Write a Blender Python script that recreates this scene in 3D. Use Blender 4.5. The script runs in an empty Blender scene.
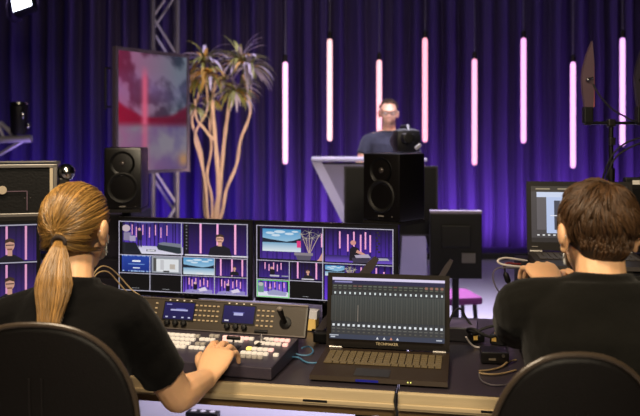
import bpy, bmesh, math, random
from mathutils import Vector, Matrix, noise
random.seed(7)
PI = math.pi
SC = bpy.context.scene
COL = SC.collection
def V(*a): return Vector(a)
def rad(a): return math.radians(a)

# ------------------------------------------------------------------ camera
F = 772.0; CH = 1.45; HOR = 138.0
cd = bpy.data.cameras.new('camera'); cam = bpy.data.objects.new('camera', cd); COL.objects.link(cam)
cam.location = (0, 0, CH); cam.rotation_euler = (PI/2, 0, 0)
cd.sensor_width = 36; cd.lens = F/640*36; cd.shift_y = -(208-HOR)/640
cd.clip_start = 0.05; cd.clip_end = 60
cd.dof.use_dof = True; cd.dof.focus_distance = 2.45; cd.dof.aperture_fstop = 3.6
SC.camera = cam
# ------------------------------------------------------------------ world, exposure, lights
wd = bpy.data.worlds.new('world'); SC.world = wd; wd.use_nodes = True
wd.node_tree.nodes['Background'].inputs[0].default_value = (0.10, 0.09, 0.16, 1)
wd.node_tree.nodes['Background'].inputs[1].default_value = 0.03
SC.view_settings.view_transform = 'Standard'; SC.view_settings.look = 'None'
SC.view_settings.exposure = 0.0; SC.view_settings.gamma = 1.0
SC.view_settings.use_curve_mapping = False
def area(name, loc, target, size, energy, color, sy=None, spread=180):
    l = bpy.data.lights.new(name, 'AREA'); l.energy = energy; l.color = color; l.size = size
    if sy: l.shape = 'RECTANGLE'; l.size_y = sy
    l.spread = rad(spread)
    o = bpy.data.objects.new(name, l); COL.objects.link(o); o.location = loc
    o.rotation_euler = (Vector(target)-Vector(loc)).to_track_quat('-Z', 'Y').to_euler()
    return o
def spot(name, loc, target, energy, color, angle=40, blend=.6, r=.1):
    l = bpy.data.lights.new(name, 'SPOT'); l.energy = energy; l.color = color; l.spot_size = rad(angle); l.spot_blend = blend
    l.shadow_soft_size = r
    o = bpy.data.objects.new(name, l); COL.objects.link(o); o.location = loc
    o.rotation_euler = (Vector(target)-Vector(loc)).to_track_quat('-Z', 'Y').to_euler()
    return o
area('warm_room_light', (-0.7, 1.25, 2.9), (-0.1, 2.1, 0.9), 0.7, 62, (1.0, 0.80, 0.56))
area('work_light', (0.35, -0.7, 2.7), (0.0, 2.3, 0.7), 0.6, 62, (1.0, 0.84, 0.60))
area('stage_wash', (0.8, 5.6, 4.6), (0.8, 5.2, 0), 1.6, 150, (0.86, 0.80, 1.0), 1.6, 60)
area('stage_front_light', (0.2, 3.6, 3.9), (0.6, 6.9, 1.3), 0.5, 8, (1.0, 0.88, 0.84), None, 50)
area('curtain_uplight_blue', (-3.3, 9.42, 0.2), (-3.3, 10.0, 0.9), 4.4, 75, (0.13, 0.035, 1.0), 0.12)
area('curtain_uplight_violet', (2.6, 9.42, 0.2), (2.6, 10.0, 0.9), 6.4, 190, (0.32, 0.11, 1.0), 0.12)
area('curtain_top_haze_light', (1.2, 9.3, 5.2), (1.2, 10.0, 3.6), 4.5, 12, (0.65, 0.78, 1.0), 0.3)
area('tree_light', (-.55, 5.9, .8), (-1.15, 7.6, 1.7), .25, 9, (1.0, .76, .55), None, 90)
area('tree_top_light', (-.2, 7.0, 3.6), (-1.0, 7.6, 2.0), .25, 12, (.82, .72, 1.0), None, 90)
spot('truss_violet_light', (-2.3, 5.9, .5), (-1.45, 6.9, 2.2), 60, (.45, .30, 1.0), 90, .8)

# ------------------------------------------------------------------ materials
def srgb(c):
    return tuple((x/12.92 if x <= .04045 else ((x+.055)/1.055)**2.4) for x in (v/255 for v in c))
MATS = {}
def mat(name, rgb, rough=.5, metal=0, var=.12, vscale=20, bump=0, bscale=200, emit=None, es=0, stretch=None, coat=0, alpha=1, sheen=0, attr=False, sss=0, spec=.5):
    if name in MATS: return MATS[name]
    m = bpy.data.materials.new(name); m.use_nodes = True; MATS[name] = m
    nt = m.node_tree; b = nt.nodes['Principled BSDF']
    c = srgb(rgb)
    tc = nt.nodes.new('ShaderNodeTexCoord'); mp = nt.nodes.new('ShaderNodeMapping')
    nt.links.new(tc.outputs['Object'], mp.inputs['Vector'])
    if stretch: mp.inputs['Scale'].default_value = stretch
    nz = nt.nodes.new('ShaderNodeTexNoise'); nz.inputs['Scale'].default_value = vscale; nz.inputs['Detail'].default_value = 4
    nt.links.new(mp.outputs[0], nz.inputs['Vector'])
    mx = nt.nodes.new('ShaderNodeMix'); mx.data_type = 'RGBA'
    mx.inputs['A'].default_value = (*[v*(1-var) for v in c], 1); mx.inputs['B'].default_value = (*[min(1, v*(1+var)) for v in c], 1)
    nt.links.new(nz.outputs['Fac'], mx.inputs['Factor'])
    out = mx.outputs['Result']
    if attr:
        at = nt.nodes.new('ShaderNodeAttribute'); at.attribute_name = 'Col'
        m2 = nt.nodes.new('ShaderNodeMix'); m2.data_type = 'RGBA'; m2.blend_type = 'MULTIPLY'; m2.inputs['Factor'].default_value = 1
        nt.links.new(out, m2.inputs['A']); nt.links.new(at.outputs['Color'], m2.inputs['B']); out = m2.outputs['Result']
    nt.links.new(out, b.inputs['Base Color'])
    b.inputs['Roughness'].default_value = rough; b.inputs['Metallic'].default_value = metal
    b.inputs['Specular IOR Level'].default_value = spec
    b.inputs['Coat Weight'].default_value = coat; b.inputs['Alpha'].default_value = alpha
    b.inputs['Sheen Weight'].default_value = sheen
    if sss: b.inputs['Subsurface Weight'].default_value = sss; b.inputs['Subsurface Radius'].default_value = (.01, .004, .002)
    if emit: b.inputs['Emission Color'].default_value = (*srgb(emit), 1); b.inputs['Emission Strength'].default_value = es
    if bump:
        n2 = nt.nodes.new('ShaderNodeTexNoise'); n2.inputs['Scale'].default_value = bscale; n2.inputs['Detail'].default_value = 3
        nt.links.new(mp.outputs[0], n2.inputs['Vector'])
        bp = nt.nodes.new('ShaderNodeBump'); bp.inputs['Strength'].default_value = bump; bp.inputs['Distance'].default_value = .004
        nt.links.new(n2.outputs['Fac'], bp.inputs['Height']); nt.links.new(bp.outputs[0], b.inputs['Normal'])
    return m
def screenmat(strength=1.0):
    k = 'display_%.2f' % strength
    if k in MATS: return MATS[k]
    m = bpy.data.materials.new(k); m.use_nodes = True; MATS[k] = m
    nt = m.node_tree; b = nt.nodes['Principled BSDF']
    at = nt.nodes.new('ShaderNodeAttribute'); at.attribute_name = 'Col'
    b.inputs['Base Color'].default_value = (.01, .01, .012, 1); b.inputs['Roughness'].default_value = .25
    nt.links.new(at.outputs['Color'], b.inputs['Emission Color']); b.inputs['Emission Strength'].default_value = strength
    return m
BLK = mat('black_plastic', (12, 11, 11), .45, spec=.3, bump=.15, bscale=500)
BLKG = mat('black_gloss', (9, 9, 10), .35, spec=.35)
DARKM = mat('dark_metal', (40, 38, 38), .4, .6)
ALU = mat('aluminium', (150, 145, 140), .35, .9, bump=.05)
CHROME = mat('chrome', (190, 190, 190), .18, 1)
SKIN = mat('skin', (232, 182, 138), .5, var=.08, vscale=30, bump=.15, bscale=120, sss=.12)
SKIN2 = mat('skin_pale', (222, 172, 146), .5, var=.08, vscale=30, bump=.1, bscale=120, sss=.12)
SHIRT = mat('black_cotton', (10, 9, 9), .95, spec=.12, bump=.5, bscale=60, sheen=.05)
SHIRTN = mat('navy_cotton', (34, 36, 54), .9, bump=.4, bscale=60, sheen=.1)
HOOD = mat('black_fleece', (15, 14, 11), .95, spec=.12, bump=.6, bscale=45, sheen=.08)
JEANS = mat('dark_denim', (32, 36, 52), .9, bump=.3)
RUBBER = mat('black_rubber', (18, 18, 18), .7)
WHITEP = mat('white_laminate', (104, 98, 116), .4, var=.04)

# ------------------------------------------------------------------ mesh builders
class MB:
    def __init__(s, M=None): s.v = []; s.f = []; s.m = []; s.c = []; s.M = M; s.mi = 0; s.col = (1, 1, 1)
    def add(s, vs, fs, mi=None, M=None, col=None):
        k = len(s.v)
        for p in vs:
            p = Vector(p)
            if M is not None: p = M @ p
            if s.M is not None: p = s.M @ p
            s.v.append(p)
        for f in fs:
            s.f.append([k+i for i in f]); s.m.append(s.mi if mi is None else mi); s.c.append(col or s.col)
        return s
    def box(s, c, d, mi=None, M=None, bev=0, col=None):
        x, y, z = [t/2 for t in d]; cx, cy, cz = c
        if bev <= 0:
            vs = [(cx+a*x, cy+b*y, cz+e*z) for a in (-1, 1) for b in (-1, 1) for e in (-1, 1)]
            fs = [(0, 1, 3, 2), (4, 6, 7, 5), (0, 4, 5, 1), (2, 3, 7, 6), (0, 2, 6, 4), (1, 5, 7, 3)]
            return s.add(vs, fs, mi, M, col)
        bm = bmesh.new(); bmesh.ops.create_cube(bm, size=1)
        for v in bm.verts: v.co = Vector((v.co.x*d[0], v.co.y*d[1], v.co.z*d[2]))
        bmesh.ops.bevel(bm, geom=bm.edges[:], offset=min(bev, min(d)*.45), segments=2, profile=.6, affect='EDGES')
        vs = [v.co+Vector(c) for v in bm.verts]; bm.verts.index_update()
        fs = [[v.index for v in f.verts] for f in bm.faces]; bm.free()
        return s.add(vs, fs, mi, M, col)
    def rings(s, rs, closed_ends=True, mi=None, M=None, col=None, wrap=False):
        n = len(rs[0]); vs = [p for r in rs for p in r]; fs = []
        R = len(rs)
        for i in range(R if wrap else R-1):
            a = i*n; b = ((i+1) % R)*n
            for j in range(n):
                k = (j+1) % n; fs.append((a+j, a+k, b+k, b+j))
        if closed_ends and not wrap: fs.append(tuple(reversed(range(n)))); fs.append(tuple((R-1)*n+j for j in range(n)))
        return s.add(vs, fs, mi, M, col)
    def cyl(s, p0, p1, r0, r1=None, n=16, mi=None, M=None, col=None):
        return s.tube([p0, p1], [r0, r0 if r1 is None else r1], n, mi, M, col)
    def tube(s, pts, r, n=10, mi=None, M=None, col=None, wrap=False):
        pts = [Vector(p) for p in pts]
        if not hasattr(r, '__len__'): r = [r]*len(pts)
        rs = []; up = None
        for i, p in enumerate(pts):
            if wrap: t = pts[(i+1) % len(pts)]-pts[i-1]
            else: t = pts[min(i+1, len(pts)-1)]-pts[max(i-1, 0)]
            if t.length < 1e-9: t = Vector((0, 0, 1))
            t.normalize()
            if up is None: up = Vector((0, 0, 1)) if abs(t.z) < .9 else Vector((1, 0, 0))
            a = t.cross(up); 
            if a.length < 1e-5: a = t.orthogonal()
            a.normalize(); b = a.cross(t); up = b
            q = r[i]; qa, qb = q if hasattr(q, '__len__') else (q, q)
            rs.append([p+a*qa*math.cos(2*PI*j/n)+b*qb*math.sin(2*PI*j/n) for j in range(n)])
        return s.rings(rs, True, mi, M, col, wrap)
    def ell(s, c, r, n=20, m=12, mi=None, M=None, col=None, R=None):
        c = Vector(c); vs = []; fs = []
        if not hasattr(r, '__len__'): r = (r, r, r)
        def P(v):
            v = Vector((v[0]*r[0], v[1]*r[1], v[2]*r[2]))
            if R is not None: v = R @ v
            return c+v
        vs.append(P((0, 0, 1)))
        for i in range(1, m):
            th = PI*i/m
            for j in range(n):
                ph = 2*PI*j/n; vs.append(P((math.sin(th)*math.cos(ph), math.sin(th)*math.sin(ph), math.cos(th))))
        vs.append(P((0, 0, -1))); L = len(vs)-1
        for j in range(n): fs.append((0, 1+j, 1+(j+1) % n))
        for i in range(m-2):
            for j in range(n):
                a = 1+i*n+j; b = 1+i*n+(j+1) % n; fs.append((a, a+n, b+n, b))
        for j in range(n): fs.append((L, 1+(m-2)*n+(j+1) % n, 1+(m-2)*n+j))
        return s.add(vs, fs, mi, M, col)
    def prism(s, poly, y0, y1, mi=None, M=None, col=None, axis='y'):
        def P(a, b, y):
            return (a, y, b) if axis == 'y' else ((a, b, y) if axis == 'z' else (y, a, b))
        n = len(poly)
        vs = [P(a, b, y0) for a, b in poly]+[P(a, b, y1) for a, b in poly]
        fs = [tuple(range(n)), tuple(reversed(range(n, 2*n)))]+[(i, i+n, (i+1) % n+n, (i+1) % n) for i in range(n)]
        return s.add(vs, fs, mi, M, col)
    def lathe(s, prof, n=28, mi=None, M=None, c=(0, 0, 0), col=None):
        rs = [[(c[0]+r*math.cos(2*PI*j/n), c[1]+r*math.sin(2*PI*j/n), c[2]+z) for j in range(n)] for r, z in prof]
        return s.rings(rs, True, mi, M, col)
    def text(s, body, size, M, mi=None, col=None, depth=.0004, align='CENTER'):
        cu = bpy.data.curves.new('t', 'FONT'); cu.body = body; cu.size = size; cu.extrude = depth; cu.resolution_u = 1
        cu.align_x = align; cu.align_y = 'CENTER'
        o = bpy.data.objects.new('t', cu); COL.objects.link(o)
        me = o.to_mesh()
        s.add([v.co.copy() for v in me.vertices], [tuple(p.vertices) for p in me.polygons], mi, M, col)
        o.to_mesh_clear(); bpy.data.objects.remove(o); bpy.data.curves.remove(cu)
        return s
    def build(s, name, mats, parent=None, smooth=False, colattr=False, fix=True, angle=35):
        me = bpy.data.meshes.new(name)
        me.from_pydata([tuple(p) for p in s.v], [], s.f)
        if not isinstance(mats, (list, tuple)): mats = [mats]
        for m in mats: me.materials.append(m)
        for p, i in zip(me.polygons, s.m): p.material_index = min(i, len(mats)-1)
        if colattr:
            at = me.color_attributes.new('Col', 'FLOAT_COLOR', 'CORNER')
            for p, c in zip(me.polygons, s.c):
                for q, li in enumerate(p.loop_indices):
                    cc = c[q] if hasattr(c[0], '__len__') else c
                    at.data[li].color = (*cc, 1)
        if fix:
            bm = bmesh.new(); bm.from_mesh(me); bmesh.ops.recalc_face_normals(bm, faces=bm.faces[:]); bm.to_mesh(me); bm.free()
        if smooth:
            me.shade_smooth()
            if smooth != 'all':
                try: me.set_sharp_from_angle(angle=rad(angle))
                except Exception: pass
        o = bpy.data.objects.new(name, me); COL.objects.link(o)
        if parent is not None: o.parent = parent
        return o
def tag(o, label=None, cat=None, group=None, kind=None):
    if label: o['label'] = label
    if cat: o['category'] = cat
    if group: o['group'] = group
    if kind: o['kind'] = kind
    return o
def thing(name, loc=(0, 0, 0), rz=0, label=None, cat=None, group=None):
    o = bpy.data.objects.new(name, None); COL.objects.link(o); o.empty_display_size = .05
    o.location = loc; o.rotation_euler = (0, 0, rz)
    return tag(o, label, cat, group)
def copy_tree(o, parent=None):
    c = o.copy(); COL.objects.link(c); c.parent = parent
    for ch in list(o.children): copy_tree(ch, c)
    return c
def at(px, py, d): return Vector(((px-320)/F*d, d, CH-(py-HOR)/F*d))
def atz(px, py, z):
    d = (CH-z)*F/(py-HOR); return Vector(((px-320)/F*d, d, z))
def Rz(a): return Matrix.Rotation(a, 4, 'Z')
def Rx(a): return Matrix.Rotation(a, 4, 'X')
def Ry(a): return Matrix.Rotation(a, 4, 'Y')
def T(*a): return Matrix.Translation(Vector(a))

class Canvas:
    """what a lit display shows: flat coloured shapes on its surface, u right, v down, facing -y"""
    def __init__(s, w, h): s.w = w; s.h = h; s.mb = MB(); s.k = 0; s.win = (0, 0, 1, 1)
    def _p(s, u, v):
        a, b, c, d = s.win; u = a+u*(c-a); v = b+v*(d-b)
        return ((u-.5)*s.w, -.00012*s.k, (.5-v)*s.h)
    def poly(s, pts, col, lift=True):
        s.k += 1 if lift else 0
        c = [srgb(x) for x in col] if hasattr(col[0], '__len__') else srgb(col)
        s.mb.add([s._p(max(0, min(1, u)), max(0, min(1, v))) for u, v in pts], [tuple(range(len(pts)))], col=c)
    def rect(s, u0, v0, u1, v1, col, col2=None, lift=True):
        if col2: col = [col, col, col2, col2]
        s.poly([(u0, v0), (u1, v0), (u1, v1), (u0, v1)], col, lift)
    def disc(s, u, v, r, col, ar=1, n=12):
        s.poly([(u+r*math.cos(2*PI*i/n), v+r*ar*math.sin(2*PI*i/n)) for i in range(n)], col)
    def field(s, fn, nu, nv):
        s.k += 1; vs = []; cs = []
        for j in range(nv+1):
            for i in range(nu+1): vs.append(s._p(i/nu, j/nv)); cs.append(srgb(fn(i/nu, j/nv)))
        for j in range(nv):
            for i in range(nu):
                a = j*(nu+1)+i; ids = (a, a+1, a+nu+2, a+nu+1)
                s.mb.add([vs[q] for q in ids], [(0, 1, 2, 3)], col=[cs[q] for q in ids])
    def build(s, parent, M=None, strength=1.0, name='screen'):
        # keep the corner order of the colours: no normal recalculation
        o = s.mb.build(name, screenmat(strength), parent, colattr=True, fix=False)
        if M is not None: o.matrix_local = M
        return o

def blob(name, mb, voxel, m, parent, smooth=6, disp=0, dscale=8, dfun=None):
    """one continuous surface out of the overlapping closed shapes"""
    o = mb.build(name, m, None)
    md = o.modifiers.new('r', 'REMESH'); md.mode = 'VOXEL'; md.voxel_size = voxel
    ms = o.modifiers.new('s', 'SMOOTH'); ms.iterations = smooth; ms.factor = .5
    dg = bpy.context.evaluated_depsgraph_get(); dg.update()
    me = bpy.data.meshes.new_from_object(o.evaluated_get(dg)); me.name = name
    o.modifiers.clear(); old = o.data; o.data = me; bpy.data.meshes.remove(old)
    if not me.materials: me.materials.append(m)
    if disp or dfun:
        me.update(); nn = [v.normal.copy() for v in me.vertices]
        for v, n in zip(me.vertices, nn):
            k = disp*noise.fractal(v.co*dscale, 1.0, 2.0, 3) if disp else 0
            if dfun: k += dfun(v.co)
            v.co += n*k
    me.shade_smooth()
    o.parent = parent
    return o

# ------------------------------------------------------------------ the room
FLOOR = mat('grey_studio_floor', (150, 146, 160), .45, var=.06, vscale=3, bump=.05)
DARKW = mat('black_wall_paint', (20, 19, 24), .9)
def struct(name, mb, m, smooth=False):
    o = mb.build(name, m, None, smooth); o['kind'] = 'structure'; return o
struct('floor', MB().box((0, 5, -.05), (14.4, 13.4, .1)), FLOOR)
struct('ceiling', MB().box((0, 5, 5.55), (14.4, 13.4, .1)), DARKW)
struct('wall_back', MB().box((0, 11.6, 2.75), (14.4, .2, 5.5)), DARKW)
struct('wall_left', MB().box((-7.1, 5, 2.75), (.2, 13.4, 5.5)), DARKW)
struct('wall_right', MB().box((7.1, 5, 2.75), (.2, 13.4, 5.5)), DARKW)
struct('wall_front', MB().box((0, -1.6, 2.75), (14.4, .2, 5.5)), DARKW)
struct('trim_1', MB().box((0, 9.45, .04), (13.8, .5, .08), bev=.01), mat('black_stage_edge', (24, 22, 30), .6))

# ------------------------------------------------------------------ curtain
def curtain():
    root = thing('stage_curtain', (0, 10.05, 0), 0, 'floor-length pleated blackout curtain lit purple and blue across the whole stage', 'curtain')
    mb = MB(); N = 1900; ZS = [0.02, .3, .7, 1.2, 1.8, 2.4, 3.0, 3.7, 4.4, 5.1]
    vs = []; fs = []
    def fold(x, z):
        p = x*2*PI/.235+1.7*noise.noise(Vector((x*1.3, 0, 3)))*2.4+.25*noise.noise(Vector((x*1.3, z*.5, 9)))
        s = math.sin(p); s2 = math.sin(2.13*p+1.3+2*noise.noise(Vector((x*2.1, 1, 0))))
        amp = .078+.07*noise.noise(Vector((x*1.7, z*.2, 5)))
        return -(amp*(abs(s)**.8)*(1 if s > 0 else -1)+.022*s2)*(1.06-.05*z)
    for z in ZS:
        for i in range(N):
            x = -6.9+13.8*i/(N-1); vs.append((x+.02*noise.noise(Vector((x*3, z, 0))), fold(x, z), z))
    for k in range(len(ZS)-1):
        for i in range(N-1): a = k*N+i; fs.append((a, a+1, a+1+N, a+N))
    mb.add(vs, fs)
    c = mb.build('curtain_fabric', mat('stage_velvet', (58, 50, 76), .85, var=.2, vscale=6, stretch=(6, 6, .4), bump=.4, bscale=60), root, smooth='all', fix=False)
    so = c.modifiers.new('t', 'SOLIDIFY'); so.thickness = .006
    MB().tube([(-6.95, 0, 5.15), (6.95, 0, 5.15)], .03, 12).build('curtain_rail', DARKM, root, True)
curtain()

# ------------------------------------------------------------------ light tubes
tubes = [(285.3, 62, 164, (255, 120, 205)), (329.7, 39, 141, (255, 150, 150)), (379.2, 60, 163, (255, 128, 140)), (425, 38, 142, (255, 95, 125)),
         (474.5, 59, 165, (255, 100, 165)), (523.5, 38, 143, (250, 105, 215)), (573, 62, 168, (238, 120, 235)), (622.5, 38, 146, (232, 120, 245))]
look = ['pink light tube, topmost cap low, nearest the tree', 'peach-white light tube hung high, beside the low pink one nearest the tree',
        'peach light tube hung low, partly behind the presenter', 'coral-red light tube hung high beside the presenter',
        'warm pink light tube hung low, between the coral and the magenta tubes', 'magenta-pink light tube hung high above the black screen back and the open laptop',
        'lilac light tube hung low beside the paddle antenna', 'lilac light tube hung high behind the antenna pole']
tube_mesh = {}
for (px, y0, y1, c), lb in zip(tubes, look):
    d = 8.6; top = at(px, y0, d); bot = at(px, y1, d); L = top.z-bot.z
    r = thing('light_tube', (top.x, d, bot.z), 0, lb, 'light tube', 'hanging light tubes in front of the curtain')
    c = tuple(int(v*.58+255*.42) for v in c)
    m = mat('tube_glow_%d' % int(px), (230, 210, 225), .4, emit=c, es=1.55)
    MB().lathe([(.012, 0), (.025, .012), (.028, .04), (.028, L-.04), (.025, L-.012), (.012, L)], 16).build('tube', m, r, True)
    MB().lathe([(.02, L), (.026, L+.004), (.026, L+.07), (.012, L+.085)], 16).build('end_cap', DARKM, r, True)
    MB().tube([(0, 0, L+.08), (0, 0, 5.12-bot.z)], .005, 6).build('hanging_wire', mat('wire_grey', (120, 118, 125), .5), r)

# ------------------------------------------------------------------ TV on its side of the stage
def box_frame(mb, w, h, y0, y1, b, mi=None):
    for s in (-1, 1):
        mb.box((s*(w/2-b/2), (y0+y1)/2, 0), (b, y1-y0, h), mi); mb.box((0, (y0+y1)/2, s*(h/2-b/2)), (w-2*b, y1-y0, b), mi)
def stage_tv():
    A = at(115, 46, 5.6); B = at(189, 55, 6.2); w = math.hypot(B.x-A.x, B.y-A.y); a = math.atan2(B.y-A.y, B.x-A.x)
    h = 129*5.6/F; zc = CH-((46-HOR)+(175-HOR))/2*5.6/F
    r = thing('display_screen', ((A.x+B.x)/2, (A.y+B.y)/2, 0), a, 'large display on a floor stand showing a red and grey lake view', 'display')
    M = T(0, 0, zc)
    mb = MB(M); mb.box((0, .05, 0), (w-.06, .04, h-.06), bev=.01); mb.build('housing', BLK, r)
    mb = MB(M); box_frame(mb, w, h, -.008, .03, .026); mb.build('frame', mat('frame_grey', (105, 92, 105), .5, .2), r)
    c = Canvas(w-.052, h-.052)
    def pic(u, v):
        n1 = noise.fractal(Vector((u*3.2, v*4.5, 2)), 1.0, 2.0, 4); n2 = noise.fractal(Vector((u*2.5+7, v*3, 8)), 1.0, 2.0, 3)
        def mx(a, b, t): t = max(0, min(1, t)); return tuple(p*(1-t)+q*t for p, q in zip(a, b))
        warm = max(0, 1-u*1.15)
        if v < .55:
            sky = mx(mx((58, 66, 84), (140, 36, 72), warm*.9), mx((122, 130, 146), (186, 105, 150), warm), (.5+n1*2.6))
            sky = mx(sky, (150, 125, 190), max(0, .5-abs(v-.30)*3)*(.6+n2))
            ridge = .40+.14*math.sin(PI*min(1, u*.95))+.02*n1
            c_ = mx(sky, mx((168, 22, 58), (104, 24, 52), u), (v-ridge)*30)
        else: c_ = mx((168, 22, 58), (96, 24, 50), u)
        if v > .585:
            wt = mx(mx((172, 112, 150), (92, 88, 138), u), (146, 138, 152), .45+n1*1.2+n2*.3)
            c_ = mx(c_, mx(wt, (150, 90, 140), (v-.8)*1.2), (v-.585)*18)
        e = math.exp(-((u-.37)/.045)**2)*max(0, min(1, (v-.10)*8))*(.95 if v < .6 else .6)  # vertical pink streak: screen reflection painted into the picture
        e2 = math.exp(-((u-.95)/.08)**2-((v-.92)/.06)**2)
        c_ = mx(c_, (250, 110, 145), e); return mx(c_, (225, 165, 90), e2*.8)
    c.field(pic, 44, 52)
    c.build(r, M, .62)
    mb = MB(); mb.cyl((0, .10, .02), (0, .10, zc), .03, n=12); mb.box((0, .09, zc), (.3, .05, .3))
    mb.build('stand_pole', DARKM, r, True)
    MB().box((0, .10, .015), (.6, .5, .03), bev=.008).build('stand_base', DARKM, r)
    mb = MB(M)
    for z in (.12, -.16): mb.tube([(-w/2, .05, h/2-.28+z), (-w/2-.045, .05, h/2-.28+z), (-w/2-.045, .05, h/2-.30+z)], .008, 6)
    mb.tube([(-w/2-.045, .05, h/2-.16), (-w/2-.045, .05, h/2-.44)], .008, 6); mb.build('side_handle', DARKM, r)
stage_tv()

# ------------------------------------------------------------------ truss tower
def truss():
    c = at(164.5, 0, 6.9); r = thing('truss_tower', (c.x, 6.9, 0), rad(14), 'dark square truss tower rising behind the large display, violet light on its braces', 'truss')
    s = .105; mb = MB()
    cs = [(-s, -s), (s, -s), (s, s), (-s, s)]
    for x, y in cs: mb.cyl((x, y, .03), (x, y, 5.3), .022, n=12)
    mb.build('chord_tubes', mat('chord_metal', (92, 88, 100), .5, .3), r, True)
    mb = MB(); k = 0
    for i in range(4):
        a = cs[i]; b = cs[(i+1) % 4]; z = .2+.12*i
        while z < 5.1:
            p, q = (a, b) if k % 2 else (b, a)
            mb.cyl((*p, z), (*q, z+.33), .012, n=8); z += .33; k += 1
    mb.build('brace_tubes', mat('brace_metal', (165, 162, 175), .4, .3), r, True)
    MB().box((0, 0, .015), (.6, .6, .03), bev=.006).build('base_plate', DARKM, r)
truss()

# ------------------------------------------------------------------ tree with several stems
def tree():
    d = 7.6; r = thing('potted_tree', (at(212, 0, d).x, d, 0), 0, 'tall multi-stemmed dracaena tree with spiky leaf crowns standing behind the monitors', 'plant')
    ox = at(212, 0, d).x
    BARK = mat('pale_bark', (205, 175, 150), .8, var=.3, vscale=14, bump=.6, bscale=40)
    MB().lathe([(.16, 0), (.20, .02), (.27, .5), (.29, .55), (.27, .56), (.255, .50), (.0, .49)], 28).build('pot', mat('grey_pot', (110, 105, 120), .6), r, True)
    def P(px, py, dy=0): q = at(px, py, d); return Vector((q.x-ox, dy, q.z))
    MB().lathe([(.0, .50), (.25, .495), (.25, .47), (0, .46)], 20).build('soil', mat('soil', (50, 38, 30), .95, bump=.8), r, True)
    base = Vector((0, 0, .45))
    stems = [([P(216, 212), P(219, 190, -.02), P(217, 160), P(214, 125), P(213, 100, -.03), P(216, 80)], .034),
             ([P(205, 215, .04), P(203, 180, .05), P(200, 150, .04), P(192, 122, 0), P(196, 105, .03), P(199, 92)], .022),
             ([P(208, 214, -.03), P(206, 182, -.06), P(202, 160, -.08), P(196, 135, -.06), P(207, 152-40, -.04), P(208, 96, -.05), P(205, 74)], .020),
             ([P(222, 213), P(226, 190, .03), P(236, 165, .05), P(240, 140, .06), P(250, 112, .03), P(246, 88, 0), P(243, 75)], .024),
             ([P(218, 205, .03), P(221, 170, .05), P(224, 140, .03), P(227, 115, .05), P(230, 100), P(235, 88, -.06)], .028),
             ([P(214, 140, -.03), P(205, 128, -.08), P(198, 118, -.10), P(197, 100, -.12)], .020),
             ([P(212, 200, .0), P(207, 175, .0), P(211, 150, .02), P(209, 125, .06), P(211, 95, .1), P(206, 78, .1), P(203, 62, .1)], .018)]
    for i, (pts, rr) in enumerate(stems):
        if i != 5: pts = [base+Vector((.03*math.sin(i*2), .03*math.cos(i*2), 0))]+pts
        # smooth interpolation
        out = []
        for k in range(len(pts)-1):
            p0 = pts[max(k-1, 0)]; p1 = pts[k]; p2 = pts[k+1]; p3 = pts[min(k+2, len(pts)-1)]
            for t in (0, .25, .5, .75):
                out.append(.5*((2*p1)+(p2-p0)*t+(2*p0-5*p1+4*p2-p3)*t*t+(3*p1-p0-3*p2+p3)*t**3))
        out.append(pts[-1])
        n = len(out)
        MB().tube(out, [rr*.8*(1-.35*k/n)*(1+.12*math.sin(k*1.7+i)) for k in range(n)], 10).build('stem', BARK, r, True)
    LEAF = [mat('leaf_olive', (136, 138, 72), .5, var=.35, vscale=9), mat('leaf_pale', (185, 175, 190), .5, var=.2, vscale=9), mat('leaf_dry', (190, 150, 70), .6, var=.3)]
    rr = random.Random(11)
    crowns = [(P(205, 62), 30, .30, .30), (P(209, 74, -.05), 26, .26, -.2), (P(196, 80, .03), 22, .22, 0), (P(247, 68), 34, .34, .25), (P(240, 62, .05), 22, .34, .6),
              (P(236, 92, -.06), 32, .28, .0), (P(196, 108, -.1), 20, .20, -.1), (P(226, 80, .05), 18, .24, .2), (P(212, 100, .02), 12, .18, 0)]
    for ci, (c, n, L, lift) in enumerate(crowns):
        mb = MB()
        for k in range(int(n*1.5)):
            ph = rr.uniform(0, 2*PI); el = rr.uniform(-.35, 1.05)+lift*.5; l = L*rr.uniform(.8, 1.2)
            dirv = Vector((math.cos(ph)*math.cos(el), math.sin(ph)*math.cos(el), math.sin(el)))
            side = dirv.cross(Vector((0, 0, 1)));
            if side.length < .05: side = Vector((1, 0, 0))
            side.normalize(); w = .019*rr.uniform(.8, 1.3); pts = []; q = c.copy(); dv = dirv.copy()
            S = 7
            for j in range(S+1):
                pts.append(q.copy()); q += dv*l/S; dv = (dv+Vector((0, 0, -.30*(1-.3*lift)))).normalized()
            vs = []; fs = []
            for j, p in enumerate(pts):
                ww = w*(1-(j/S)**2)+.001; u = Vector((0, 0, .35*ww)); vs += [p-side*ww, p-u, p+side*ww]
            for j in range(S):
                a = j*3; fs += [(a, a+1, a+4, a+3), (a+1, a+2, a+5, a+4)]
            mi = rr.choices([0, 1, 2], [.45, .42, .13] if ci not in (1,) else [.3, .1, .6])[0]
            mb.add(vs, fs, mi)
        mb.build('leaf_crown', LEAF, r, smooth='all', fix=False)
tree()

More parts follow.
